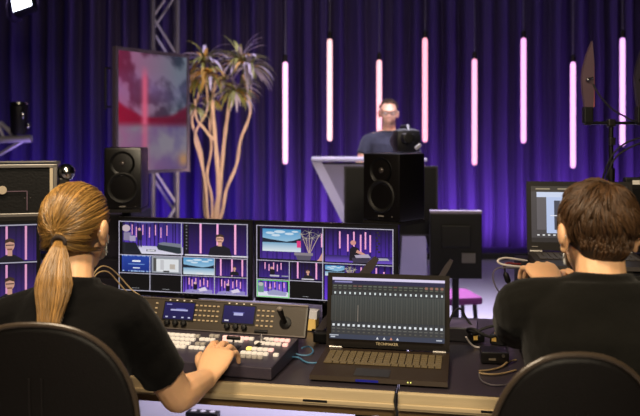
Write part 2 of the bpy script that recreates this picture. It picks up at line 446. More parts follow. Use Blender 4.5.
# ------------------------------------------------------------------ white presentation counter
def lectern():
    d = 6.15; x0 = at(311, 158, d).x; x1 = at(427, 158, d).x; zt = at(0, 158, d).z
    r = thing('presentation_counter', ((x0+x1)/2, d, 0), 0, 'white counter with slanting sides that the presenter stands behind', 'counter')
    w = (x1-x0)/2; f0 = at(392, 318, d).x-(x0+x1)/2; f1 = at(428, 318, d).x-(x0+x1)/2
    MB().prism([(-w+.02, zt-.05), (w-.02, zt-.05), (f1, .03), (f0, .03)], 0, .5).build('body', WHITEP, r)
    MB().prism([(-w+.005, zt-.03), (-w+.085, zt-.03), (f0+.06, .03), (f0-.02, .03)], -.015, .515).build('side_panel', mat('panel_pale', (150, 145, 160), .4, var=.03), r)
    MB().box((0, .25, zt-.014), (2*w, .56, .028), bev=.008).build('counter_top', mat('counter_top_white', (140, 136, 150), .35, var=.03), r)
    MB().box(((f0+f1)/2, .25, .015), (f1-f0+.12, .6, .03), bev=.006).build('foot', ALU, r)
lectern()

# ------------------------------------------------------------------ people helpers
def limb(mb, a, b, ra, rb, n=14, ext=True):
    a = Vector(a); b = Vector(b); t = (b-a).normalized()
    pts = []; rs = []
    ma = ra if not hasattr(ra, '__len__') else min(ra); mb_ = rb if not hasattr(rb, '__len__') else min(rb)
    def sc(r, k): return (r[0]*k, r[1]*k) if hasattr(r, '__len__') else r*k
    if ext:
        for k in (.98, .8, .45): pts.append(a-t*ma*k*.9); rs.append(sc(ra, math.sqrt(max(.02, 1-k*k))))
    pts.append(a); rs.append(ra); pts.append(b); rs.append(rb)
    if ext:
        for k in (.45, .8, .98): pts.append(b+t*mb_*k*.9); rs.append(sc(rb, math.sqrt(max(.02, 1-k*k))))
    mb.tube(pts, rs, n)
def muscle(mb, a, b, ra, rm, rb, k=.35, n=14):
    a = Vector(a); b = Vector(b); m = a.lerp(b, k)
    limb(mb, a, m, ra, rm, n); limb(mb, m, b, rm, rb, n)
def torso(mb, pel, neck, side, grow=0, hips=(.165, .115), waist=(.135, .10), chest=(.160, .112), sh=(.165, .085), lean=0, top=None, s=1.0):
    """stack of oval slices from pelvis to neck; side = unit vector to the person's right"""
    pel = Vector(pel); neck = Vector(neck); side = Vector(side).normalized(); ax = (neck-pel); L = ax.length; up = ax.normalized()
    fr = up.cross(side).normalized()
    prof = [(-.13, (.10, .08)), (-.08, (.15, .11)), (0, hips), (.22, (waist[0]*1.02, waist[1])), (.42, waist), (.62, chest), (.78, (chest[0]*1.05, chest[1]*.98)), (.88, sh), (.95, (sh[0]*.74, sh[1]*.88)), (1.0, (sh[0]*.48, sh[1]*.75))]
    if top: prof = [p for p in prof if p[0] <= top]
    rs = []
    for t, (a, b) in prof:
        a = a*s+grow; b = b*s+grow; c = pel+ax*t + fr*(lean*math.sin(max(0, min(1, t))*PI))
        rs.append([c+side*a*math.cos(2*PI*j/28)+fr*b*math.sin(2*PI*j/28) for j in range(28)])
    mb.rings(rs)
    return fr
def head_shape(mb, c, fwd, up, s=1.0):
    """skull, jaw, nose, ears, lips and neck join; c = middle of the head, head height .23*s"""
    fwd = Vector(fwd).normalized(); up = Vector(up); up = (up-fwd*up.dot(fwd)).normalized(); rt = fwd.cross(up).normalized()
    R = Matrix((rt, fwd, up)).transposed(); c = Vector(c)
    def P(x, y, z): return c+R @ Vector((x*s, y*s, z*s))
    def E(x, y, z, a, b, e): mb.ell(P(x, y, z), (a*s, b*s, e*s), 20, 14, R=R)
    E(0, -.008, .030, .074, .094, .086); E(0, .018, -.015, .064, .074, .088); E(0, .036, -.068, .044, .046, .042)
    E(0, .066, .030, .052, .026, .028); E(0, .082, .028, .040, .016, .012)        # brow
    E(0, .094, -.016, .011, .018, .016); E(0, .088, .004, .007, .014, .022)       # nose
    E(.013, .088, -.021, .007, .009, .007); E(-.013, .088, -.021, .007, .009, .007)
    E(0, .078, -.050, .024, .012, .0065); E(0, .077, -.058, .021, .012, .0065); E(0, .074, -.083, .018, .014, .014)
    for q in (-1, 1):
        E(q*.036, .060, -.020, .022, .022, .022)                                  # cheek
        E(q*.078, -.010, -.004, .008, .019, .031); E(q*.087, -.020, .004, .008, .018, .026); E(q*.080, -.008, -.028, .007, .011, .011)
    return P, R
def hand(mb, w, fwd, nrm, thumb, curl=(.4, .4, .4, .4), s=1.0, spread=.10, th_in=.5):
    """palm and five fingers: w wrist, fwd towards the fingers, nrm out of the back of the hand, thumb = +-1 side along fwd x nrm"""
    w = Vector(w); fwd = Vector(fwd).normalized(); nrm = Vector(nrm); nrm = (nrm-fwd*nrm.dot(fwd)).normalized(); sd = fwd.cross(nrm).normalized()*thumb
    limb(mb, w-fwd*.01*s, w+fwd*.018*s, (.028*s, .020*s), (.030*s, .019*s))
    rs = []
    for t, a, b in ((-.005, .026, .018), (.015, .032, .018), (.045, .041, .016), (.075, .043, .014), (.092, .040, .011), (.098, .034, .007)):
        c = w+fwd*t*s
        rs.append([c+sd*a*s*math.cos(2*PI*j/18)+nrm*b*s*math.sin(2*PI*j/18) for j in range(18)])
    mb.rings(rs)
    limb(mb, w+fwd*.02*s+sd*.018*s-nrm*.006*s, w+fwd*.055*s+sd*.030*s-nrm*.010*s, .017*s, .014*s)
    lens = ((.042, .026, .021), (.046, .030, .022), (.043, .028, .021), (.033, .021, .018))
    for i, L in enumerate(lens):
        off = (.031-.0205*i); a0 = (.5-i/3)*spread*2
        p = w+fwd*(.088-.004*abs(i-1.2))*s+sd*off*s+nrm*.001; dirv = (fwd+sd*a0).normalized(); ax = sd
        r = (.0098, .0092, .0082) if i < 3 else (.0086, .0078, .0070)
        ang = 0
        for j, l in enumerate(L):
            ang += curl[i]*(.8, 1.1, .8)[j]
            dd = (dirv*math.cos(ang)-nrm*math.sin(ang)).normalized(); q = p+dd*l*s
            limb(mb, p, q, r[j]*s, r[min(j+1, 2)]*.95*s, 10); p = q
    p = w+fwd*.040*s+sd*.030*s-nrm*.008*s; dirv = (fwd*.75+sd*.62-nrm*.25).normalized()
    for j, l in enumerate((.034, .030, .024)):
        q = p+dirv*l*s; limb(mb, p, q, (.0125, .0105, .0095)[j]*s, (.0105, .0098, .0080)[j]*s, 10); p = q
        dirv = (dirv-sd*.35*th_in-nrm*.28*th_in+fwd*.1).normalized()
def shoe(mb, ank, fwd):
    ank = Vector(ank); fwd = Vector(fwd).normalized(); sd = fwd.cross(Vector((0, 0, 1)))
    limb(mb, ank+fwd*(-.045)+Vector((0, 0, .04-ank.z)), ank+fwd*.15+Vector((0, 0, .035-ank.z)), (.042, .040), (.044, .032))
    limb(mb, ank, ank+Vector((0, 0, -.04)), .045, .045)
def strand_mesh(name, paths, m, parent):
    """paths: list of (points, radius at root, radius at tip, shade)"""
    mb = MB()
    for pts, r0, r1, sh in paths:
        n = len(pts); mb.tube(pts, [r0+(r1-r0)*(k/(n-1))**1.5 for k in range(n)], 4, col=sh)
    return mb.build(name, m, parent, smooth='all', colattr=True, fix=False)
HAIRW = mat('golden_hair', (140, 106, 58), .36, var=.25, vscale=40, attr=True, spec=.6)
HAIRM = mat('brown_hair', (74, 52, 31), .48, var=.25, vscale=60, attr=True, spec=.5)
HAIRP = mat('light_brown_hair', (66, 46, 34), .6, attr=True)

# ------------------------------------------------------------------ presenter behind the counter
def presenter():
    X = at(389, 0, 6.85).x; Y = 6.85
    r = thing('person', (X, Y, 0), 0, 'person in a dark navy T-shirt and glasses standing behind the white counter on stage', 'person')
    def L(x, y, z): return Vector((x, y, z))
    hc = L(-.005, -.02, 1.660)
    mb = MB(); head_shape(mb, hc, (-.05, -1, -.04), (0, 0, 1), 1.0)
    limb(mb, L(0, .01, 1.47), L(0, -.01, 1.62), .060, .056)
    torso(mb, L(0, .0, .96), L(0, 0, 1.52), (-1, 0, 0), sh=(.185, .085), chest=(.165, .115))
    sh = {}
    for q in (-1, 1):
        S = L(q*.182, .0, 1.425); E = L(q*.275, -.06, 1.18); W = L(q*.205+.02, -.30, 1.20-.0)
        muscle(mb, L(q*.12, 0, 1.45), S, .055, .055, .056); muscle(mb, S, E, .054, .050, .041); muscle(mb, E, W, .042, .042, .029); sh[q] = (S, E, W)
        hand(mb, W, (-q*.45, -1, .12), (0, 0, 1), q, (.25, .25, .28, .3))
        hp = L(q*.09, 0, .93); kn = L(q*.10, -.02, .50); an = L(q*.11, .02, .09)
        muscle(mb, hp, kn, .085, .080, .056); muscle(mb, kn, an, .054, .058, .038); limb(mb, an, an+L(0, -.13, -.05), .035, .03)
    blob('body', mb, .006, SKIN2, r, 3)
    mb = MB(); torso(mb, L(0, 0, .98), L(0, 0, 1.515), (-1, 0, 0), grow=.016, sh=(.185, .082), chest=(.165, .115))
    for q in (-1, 1):
        S, E, W = sh[q]; limb(mb, L(q*.10, 0, 1.445), S, .062, .066); mb.tube([S, S.lerp(E, .3), S.lerp(E, .52)], [.065, .062, .060], 16)
    blob('t_shirt', mb, .008, SHIRTN, r, 5, .006, 9)
    mb = MB()
    limb(mb, L(-.05, 0, .95), L(.05, 0, .95), (.125, .125), (.125, .125))
    for q in (-1, 1):
        limb(mb, L(q*.085, 0, .92), L(q*.10, -.02, .50), .095, .072); limb(mb, L(q*.10, -.02, .50), L(q*.11, .02, .10), .070, .058)
    blob('trousers', mb, .01, JEANS, r, 4)
    for q in (-1, 1):
        mb = MB(); shoe(mb, L(q*.11, .02, .09), (q*.15, -1, 0)); blob('shoe', mb, .007, BLK, r, 2)
    rr = random.Random(5); paths = []
    for k in range(900):
        th = rr.uniform(0, 1.75); ph = rr.uniform(0, 2*PI); n = L(math.sin(th)*math.cos(ph), math.sin(th)*math.sin(ph), math.cos(th))
        if n.y < -.1 and n.z < .62 and abs(n.x) < .86: continue
        if n.y < .25 and n.z < .25: continue
        p = hc+L(n.x*.078, n.y*.094+.008, n.z*.090+.032); d = (n+L(rr.gauss(0, .3), -.25+rr.gauss(0, .3), .15)).normalized()
        g = rr.uniform(.6, 1.2); paths.append(([p-n*.004, p+d*.009, p+d*.017], .0022, .0010, (g, g, g)))
    strand_mesh('hair', paths, HAIRP, r)
    mb = MB(); gy = -.100
    for q in (-1, 1):
        c = hc+L(q*.032-.004, gy, .008)
        mb.tube([c+L(.024*math.cos(t), 0, .017*math.sin(t)) for t in [2*PI*i/16 for i in range(16)]], .0022, 6, wrap=True)
        mb.tube([hc+L(q*.056-.004, gy, .012), hc+L(q*.078, -.06, .012), hc+L(q*.082, .01, .010)], .002, 6)
    mb.tube([hc+L(-.012, gy, .012), hc+L(.004, gy-.003, .012)], .0022, 6); mb.build('glasses', BLK, r, True)
    for q in (-1, 1):
        mb = MB(); mb.ell(hc+L(q*.030-.004, -.078, .008), .0115, 12, 8, col=(.8, .78, .75)); mb.ell(hc+L(q*.030-.004, -.0862, .008), .0052, 10, 6, col=(.06, .04, .03))
        mb.build('eye', mat('eye_white', (235, 235, 235), .2, attr=True, var=0), r, True, colattr=True)
    paths = []
    for k in range(230):
        u = rr.uniform(-1, 1); v = rr.uniform(0, 1)
        p = hc+L(u*.052, -.084+.040*u*u+.012*v*abs(u), -.052-.045*v+.012*abs(u)); 
        if v < .35 and abs(u) < .35: continue
        g = rr.uniform(.7, 1.3); paths.append(([p+L(0, .008, 0), p+L(rr.gauss(0, .002), -.004, -.006)], .0012, .0008, (g, g, g)))
    strand_mesh('beard', paths, HAIRP, r)
presenter()

# ------------------------------------------------------------------ video camera on tripod in front of the counter
def video_camera():
    d = 5.2; c = at(402, 141, d)
    r = thing('video_camera', (c.x, d, 0), rad(6), 'black video camera with hood on a tripod, in front of the presenter', 'video camera')
    z = c.z
    mb = MB(T(0, 0, z)); mb.lathe([(.02, 0), (.045, 0), (.055, .05), (.058, .16), (.045, .17), (.0, .17)], 24, M=T(0, -.02, 0) @ Rx(-PI/2)); mb.build('lens', BLKG, r, True)
    MB(T(0, 0, z)).box((0, -.13, -.0), (.175, .20, .165), bev=.055).build('body', BLK, r, True)
    mb = MB(T(0, 0, z)); mb.tube([(-.0, .02, .06), (0, .0, .095), (0, -.18, .095), (0, -.21, .06)], .014, 10); mb.build('top_handle', BLK, r, True)
    mb = MB(T(-.02, -.26, .02+z)); mb.box((0, 0, 0), (.08, .07, .06), bev=.02); mb.lathe([(.02, 0), (.032, .03), (.034, .05), (.024, .052), (0, .05)], 18, M=Rx(PI/2)); mb.build('viewfinder', BLK, r, True)
    MB(T(.045, -.28, -.035+z)).box((0, 0, 0), (.045, .01, .022), bev=.003, M=Ry(-.7)).build('highlight_plate', mat('highlight_silver', (200, 200, 205), .3, .5), r)  # small silver piece added as the white highlight on the black body
    MB().cyl((0, -.1, z-.17), (0, -.1, z-.07), .035, .045).build('fluid_head', DARKM, r, True)
    for a in (90, 210, 330):
        mb = MB(); a = rad(a)
        mb.cyl((.03*math.cos(a), -.1+.03*math.sin(a), z-.16), (.22*math.cos(a), -.1+.22*math.sin(a), .55), .016, .014, 10)
        mb.cyl((.22*math.cos(a), -.1+.22*math.sin(a), .55), (.33*math.cos(a), -.1+.33*math.sin(a), .02), .012, .012, 10); mb.build('leg', DARKM, r, True)
video_camera()

# ------------------------------------------------------------------ stage monitors seen from behind
def stage_monitor():
    d = 4.7; a = at(344, 166, d); b = at(438, 236, d); w = b.x-a.x; h = a.z-b.z; zc = (a.z+b.z)/2
    r = thing('monitor', ((a.x+b.x)/2, d, 0), 0, 'large black monitor on a stand, directly behind the turned loudspeaker', 'monitor')
    M = T(0, 0, zc)
    MB(M).box((0, .03, 0), (w-.01, .05, h-.01), bev=.008).build('housing', mat('housing_dark', (12, 11, 13), .5, spec=.25), r)
    mb = MB(M); box_frame(mb, w, h, -.004, .02, .012); mb.build('bezel', mat('bezel_dark', (44, 42, 50), .35), r)
    MB(M).box((0, .0, 0), (w-.024, .006, h-.024)).build('blank_screen', BLKG, r)
    mb = MB(M); mb.box((-w/2+.07, -.012, -h/2+.05), (.05, .012, .03)); mb.build('sticker', mat('sticker_beige', (170, 150, 110), .6), r)
    MB().cyl((0, .07, .02), (0, .07, zc+.1), .022).build('pole', DARKM, r, True)
    mb = MB()
    for t in (30, 150, 270): mb.cyl((0, .07, .08), (.36*math.cos(rad(t)), .07+.36*math.sin(rad(t)), .012), .012)
    mb.build('tripod_feet', DARKM, r, True)
stage_monitor()
def stage_monitor_small():
    d = 4.35; a = at(430, 211, d); b = at(481, 278, d); w = b.x-a.x; h = a.z-b.z; zc = (a.z+b.z)/2
    r = thing('monitor', ((a.x+b.x)/2, d, 0), rad(-4), 'smaller black monitor back with pale top edge and grey label plate, above the magenta stool', 'monitor')
    M = T(0, 0, zc)
    MB(M).box((0, .0, -.006), (w, .06, h-.014), bev=.006).build('housing', mat('housing_dark', (12, 11, 13), .5, spec=.25), r)
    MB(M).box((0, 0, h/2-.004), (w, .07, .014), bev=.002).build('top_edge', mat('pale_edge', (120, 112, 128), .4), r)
    MB(M).box((w/2-.075, -.034, -.07), (.075, .01, .055)).build('label_plate', mat('plate_grey', (88, 84, 82), .6), r)
    mb = MB(M); mb.box((0, -.036, .05), (.16, .014, .12), bev=.004); mb.build('rear_hatch', BLK, r)
    mb = MB(); mb.cyl((0, .0, .02), (0, .0, zc-h/2+.03), .02); mb.build('pole', DARKM, r, True)
    MB().lathe([(0, 0), (.18, 0), (.18, .012), (.03, .02), (0, .02)], 28).build('round_base', DARKM, r, True)
stage_monitor_small()
def stool():
    d = 4.9; c = at(452, 297, d)
    r = thing('stool', (c.x, d, 0), rad(10), 'low stool with magenta seat standing on the grey floor beyond the desk', 'stool')
    MB().box((0, 0, c.z), (.30, .30, .05), bev=.02).build('seat', mat('magenta_fabric', (98, 30, 90), .8, bump=.3), r, True)
    for x in (-.12, .12):
        for y in (-.12, .12): MB().cyl((x*.9, y*.9, c.z-.02), (x*1.1, y*1.1, .0), .014, .011).build('leg', DARKM, r, True)
stool()

# ------------------------------------------------------------------ loudspeakers on stands behind the desk
def speaker(px, py, d, rz, label, w=.175, h=.29, dp=.22, slab=None):
    c = at(px, py, d)
    r = thing('loudspeaker', (c.x, d, c.z), rz, label, 'loudspeaker', 'studio loudspeakers on stands behind the screens')
    MB().box((0, dp/2, -h/2), (w, dp, h), bev=.012).build('cabinet', mat('speaker_black', (12, 10, 11), .3, bump=.1), r, True)
    mb = MB(T(0, 0, -.075) @ Rx(PI/2)); mb.lathe([(.0, -.012), (.028, -.006), (.052, .002), (.058, .005), (.058, 0), (.0, -.02)], 30); mb.build('waveguide', BLKG, r, True)
    mb = MB(T(0, -.001, -.075)); mb.ell((0, .004, 0), (.014, .010, .014)); mb.build('tweeter', mat('dome_grey', (70, 64, 62), .3, .4), r, True)
    mb = MB(T(0, 0, -.190) @ Rx(PI/2)); mb.lathe([(.0, -.022), (.022, -.020), (.052, -.004), (.060, .005), (.068, .007), (.074, .004), (.074, -.001), (0, -.03)], 36); mb.build('woofer', mat('cone_black', (16, 15, 15), .55, spec=.3), r, True)
    mb = MB(T(0, .0, -.190)); mb.ell((0, .018, 0), (.022, .012, .022)); mb.build('dust_cap', mat('dome_dark', (44, 40, 38), .3), r, True)
    mb = MB()
    mb.text('MONITOR', .009, T(0, -.001, -.277) @ Rx(PI/2)) if False else mb.box((0, -.001, -.277), (.030, .002, .005))
    mb.box((.06, -.001, -.277), (.004, .002, .004)); mb.build('badge', mat('badge_grey', (130, 125, 120), .4), r)
    sz = c.z-h
    s = thing('speaker_stand', (c.x, d, 0), rz, 'black upright stand carrying the %s' % ('loudspeaker nearest the large lake display' if px < 200 else 'loudspeaker in front of the black monitor'), 'speaker stand', 'speaker stands behind the desk')
    MB().box((0, dp/2, sz-.008), (w, dp, .016)).build('top_plate', DARKM, s)
    MB().cyl((0, dp/2, .02), (0, dp/2, sz-.015), .024).build('pole', DARKM, s, True)
    MB().box((0, dp/2, .012), (.30, .34, .024), bev=.006).build('base_plate', DARKM, s)
speaker(122.5, 147.5, 3.62, rad(4), 'black loudspeaker facing the camera squarely, beside the large lake display')
speaker(381, 153.5, 3.42, rad(-40), 'black loudspeaker turned to one side, in front of the presenter', .20, .30, .205)

# ------------------------------------------------------------------ desks
DA = rad(-10.6); DM = T(.1, 2.147, 0) @ Rz(DA); DI = DM.inverted()
WOOD = mat('pale_wood_edge', (200, 180, 142), .5, var=.18, vscale=5, stretch=(1, 8, 14), bump=.15, bscale=80)
WOODD = mat('brown_wood_apron', (120, 94, 58), .6, var=.25, vscale=5, stretch=(1, 8, 14), bump=.2, bscale=80)
TOP = mat('dark_laminate', (56, 50, 56), .32, var=.1, vscale=8, bump=.04)
def desk(x0, x1, label, slots, low):
    c = DM @ Vector(((x0+x1)/2, 0, 0)); r = thing('desk', c, DA, label, 'desk', 'two desks pushed end to end'); w = x1-x0; dp = .93
    MB().box((0, dp/2+.012, .7385), (w, dp-.012, .021), bev=.003).build('desktop', TOP, r)
    mb = MB(); h = .05; mb.box((0, .006, .724), (w, .016, h), bev=.004)
    mb.box((0, -.003, .712), (w, .006, .012), bev=.002); mb.build('front_edge', WOOD, r)
    MB().box((0, .03, .699-low/2), (w, .02, low), bev=.002).build('apron', WOODD, r)
    for sx in slots: MB().box((sx-(x0+x1)/2, -.0035, .713), (.072, .006, .009), bev=.003).build('cable_slot', BLK, r)
    for sx in (-1, 1):
        for y in (.12, dp-.08):
            MB().box((sx*(w/2-.10), y, .355), (.05, .05, .71), bev=.006).build('leg', DARKM, r)
        MB().box((sx*(w/2-.10), dp/2, .10), (.04, dp-.2, .04), bev=.004).build('foot_rail', DARKM, r)
desk(-1.45, .108, 'desk with pale wooden front edge carrying the switcher console and wide laptop', [-.115], .026)
desk(.116, 1.55, 'desk with pale wooden front edge under the raised laptop and small boxes', [.375], .045)
g = DM @ Vector((.112, -.008, 0))
r = thing('cable_tie', (g.x, g.y, .70), DA, 'black twisted cable tie hanging at the gap between the two desks', 'cable tie')
mb = MB(); mb.tube([(0, .0, .052), (-.003, -.008, .03), (.003, -.011, .0), (-.002, -.010, -.03), (-.012, -.012, -.05)], .0035, 8)
mb.tube([(0, -.010, -.012), (-.010, -.014, -.024), (-.004, -.014, -.05), (.010, -.012, -.055)], .0028, 8); mb.build('strap', RUBBER, r, True)

# ------------------------------------------------------------------ what the displays show
PT = (255, 175, 225); PU = (60, 30, 130); DP = (28, 14, 62)
def curt(c, top=(30, 18, 70), bot=(88, 50, 180), n=14, seed=1):
    c.rect(0, 0, 1, 1, top, bot); rr = random.Random(seed)
    for i in range(n):
        u = (i+rr.random()*.6)/n; w = rr.uniform(.15, .4)/n; c.rect(u, 0, u+w, 1, (18, 10, 45), (50, 26, 120))
def sub(c, u0, v0, u1, v1): c.win = (u0, v0, u1, v1)
def ctubes(c, us, v0, v1, w=.012, col=PT, alt=.1):
    for i, u in enumerate(us): c.rect(u-w/2, v0+(alt if i % 2 else 0), u+w/2, v1+(alt if i % 2 else 0), col)
def bust(c, u, v, s, kx=1, shirt=(26, 26, 36)):
    sk = (225, 170, 150); U = u; base_poly = c.poly
    def P_(pts, col): base_poly([(U+(a-U)*kx, b) for a, b in pts], col)
    class K: pass
    o = c; c = K(); c.poly = P_
    c.rect = lambda a, b, e, f, col: P_([(a, b), (e, b), (e, f), (a, f)], col)
    c.disc = lambda a, b, r, col, ar=1, n=12: P_([(a+r*math.cos(2*PI*i/n), b+r*ar*math.sin(2*PI*i/n)) for i in range(n)], col)
    c.poly([(u-.17*s, v+.50*s), (u-.14*s, v+.30*s), (u-.05*s, v+.22*s), (u+.05*s, v+.22*s), (u+.14*s, v+.30*s), (u+.17*s, v+.50*s)], shirt)
    c.rect(u-.028*s, v+.10*s, u+.028*s, v+.24*s, sk); c.disc(u, v+.04*s, .056*s, sk, 2.0, 14)
    c.poly([(u-.060*s, v+.0*s), (u-.052*s, v-.07*s), (u, v-.10*s), (u+.052*s, v-.07*s), (u+.060*s, v+.0*s), (u, v-.03*s)], (70, 50, 40))
    c.rect(u-.05*s, v+.025*s, u+.05*s, v+.045*s, (60, 45, 45)); c.rect(u-.03*s, v+.10*s, u+.03*s, v+.13*s, (150, 100, 85))
def label_bar(c, u, v, w=.09): c.rect(u-w/2, v-.012, u+w/2, v+.012, (40, 40, 50)); c.rect(u-w/2*.8, v-.006, u+w/2*.8, v+.006, (215, 215, 220))
def plant2(c, u, v, s):
    for du, dv in ((-.05, -.1), (.0, -.13), (.06, -.09), (.02, -.05), (-.02, -.04)):
        c.poly([(u-.006, v+.22*s), (u+.006, v+.22*s), (u+du*s*1.3+.006, v+dv*s), (u+du*s*1.3-.004, v+dv*s)], (190, 165, 150))
        for k in range(7):
            a = k*.9; c.poly([(u+du*s*1.3, v+dv*s-.008), (u+du*s*1.3+.05*s*math.cos(a), v+dv*s+.09*s*math.sin(a)), (u+du*s*1.3, v+dv*s+.012)], (170, 165, 150))
def grid(c, hs, vs_):
    c.win = (0, 0, 1, 1); g = (190, 185, 205)
    for (v, a, b) in hs: c.rect(a, v-.005, b, v+.005, g)
    for (u, a, b) in vs_: c.rect(u-.003, a, u+.003, b, g)
def lake(c, red=False):
    c.rect(0, 0, 1, 1, (70, 150, 205), (190, 225, 240))
    for u, v, w in ((.2, .18, .2), (.45, .12, .25), (.7, .2, .2), (.85, .1, .15), (.35, .28, .2)): c.disc(u, v, w*.6, (205, 225, 240), .45)
    c.poly([(0, .40), (.2, .46), (.4, .5), (.62, .55), (.8, .50), (1, .38), (1, .62), (.5, .60), (0, .62)], (22, 34, 52))
    c.rect(0, .60, 1, 1, (120, 170, 205), (225, 235, 240))
def left_view(c):
    c.rect(0, 0, 1, 1, (8, 8, 12))
    sub(c, .01, .012, .49, .475); curt(c, (50, 40, 110), (95, 60, 200)); c.disc(.36, .0, .2, (120, 120, 190), .25)
    ctubes(c, [.16, .23, .34, .45, .55, .64, .74], .1, .42, .013, alt=.07)
    c.rect(0, .76, 1, 1, (200, 195, 225), (225, 222, 238)); c.poly([(0, .66), (.22, .66), (.32, 1), (0, 1)], (25, 28, 38))
    c.disc(.06, .22, .07, (200, 180, 190), 1.6); c.rect(.02, .35, .14, .6, (140, 130, 160)); c.rect(.12, .45, .22, .62, (170, 160, 190))
    c.disc(.285, .24, .025, (210, 160, 150), 1.8); c.rect(.25, .30, .33, .58, (30, 28, 45)); c.rect(.265, .58, .285, .80, (50, 45, 75)); c.rect(.305, .58, .325, .80, (50, 45, 75))
    c.poly([(.60, .66), (.68, .62), (.98, .66), (.99, .80), (.64, .76)], (120, 125, 140)); c.poly([(.57, .76), (.60, .70), (.99, .78), (.99, .95), (.92, .97), (.60, .86)], (38, 50, 58))
    c.rect(.40, .86, .56, .92, (120, 120, 130)); c.rect(.42, .875, .54, .905, (225, 225, 230))
    sub(c, .51, .012, .99, .475); curt(c, (20, 10, 45), (55, 28, 110), 12, 4); ctubes(c, [.25, .52, .80], .0, .92, .032, alt=0)
    c.rect(.0, .0, .06, 1, (18, 16, 26)); 
    for k in range(8): c.rect(.015, .08+.1*k, .035, .10+.1*k, (150, 150, 160))
    c.rect(.0, .96, 1, 1, (230, 225, 235)); bust(c, .56, .42, 1.10)
    sub(c, .01, .50, .245, .735); c.rect(0, 0, 1, 1, (38, 70, 165), (22, 45, 130)); c.rect(.36, .30, .64, .40, (240, 245, 255)); c.rect(.22, .52, .78, .56, (120, 160, 225)); c.rect(.38, .74, .62, .80, (230, 235, 250)); 
    rr = random.Random(2)
    for k in range(24): 
        u = rr.random(); c.rect(u, .92, u+.03, 1, (160, 190, 235)); u = rr.random(); c.rect(u, 0, u+.03, .05, (160, 190, 235))
    sub(c, .255, .50, .485, .735); c.rect(0, 0, 1, 1, (150, 155, 165)); c.rect(.14, .15, .92, .92, (225, 228, 232)); c.rect(.06, .1, .16, .9, (80, 80, 80)); c.rect(.30, .2, .42, .8, (200, 200, 205)); c.rect(.62, .45, .80, .75, (190, 180, 170)); c.rect(.4, .85, .6, .95, (60, 60, 60))
    sub(c, .505, .50, .745, .735); lake(c); c.rect(.42, .88, .62, .96, (230, 230, 235))
    sub(c, .755, .50, .99, .735); curt(c, (22, 12, 50), (70, 40, 130), 8, 7); ctubes(c, [.16, .52, .85], 0, 1, .05, alt=0); bust(c, .60, .5, .9)
    sub(c, .01, .765, .245, .99); c.rect(0, 0, 1, 1, (6, 6, 9)); label_bar(c, .5, .88, .3)
    sub(c, .255, .765, .485, .99); c.rect(0, 0, 1, 1, (6, 6, 9)); label_bar(c, .5, .88, .3)
    for a in (.505, .755):
        sub(c, a, .765, a+.237, .99); curt(c, (60, 30, 130), (120, 80, 215), 8, 9); ctubes(c, [.2, .3, .42, .56, .68, .80], .08, .5, .03)
        c.poly([(.1, .85), (.45, .72), (.95, .78), (.95, 1), (.05, 1)], (150, 140, 200)); c.rect(.34, .45, .46, .8, (25, 20, 40)); c.disc(.40, .38, .05, (225, 180, 180), 1.5); c.poly([(.5, .75), (.72, .6), (.8, .82), (.55, .9)], (225, 215, 235)); label_bar(c, .5, .93, .4)
    grid(c, [(.006, 0, 1), (.487, 0, 1), (.748, 0, 1), (.994, 0, 1)], [(.004, 0, 1), (.25, .49, 1), (.497, 0, 1), (.75, .49, 1), (.996, 0, 1)])
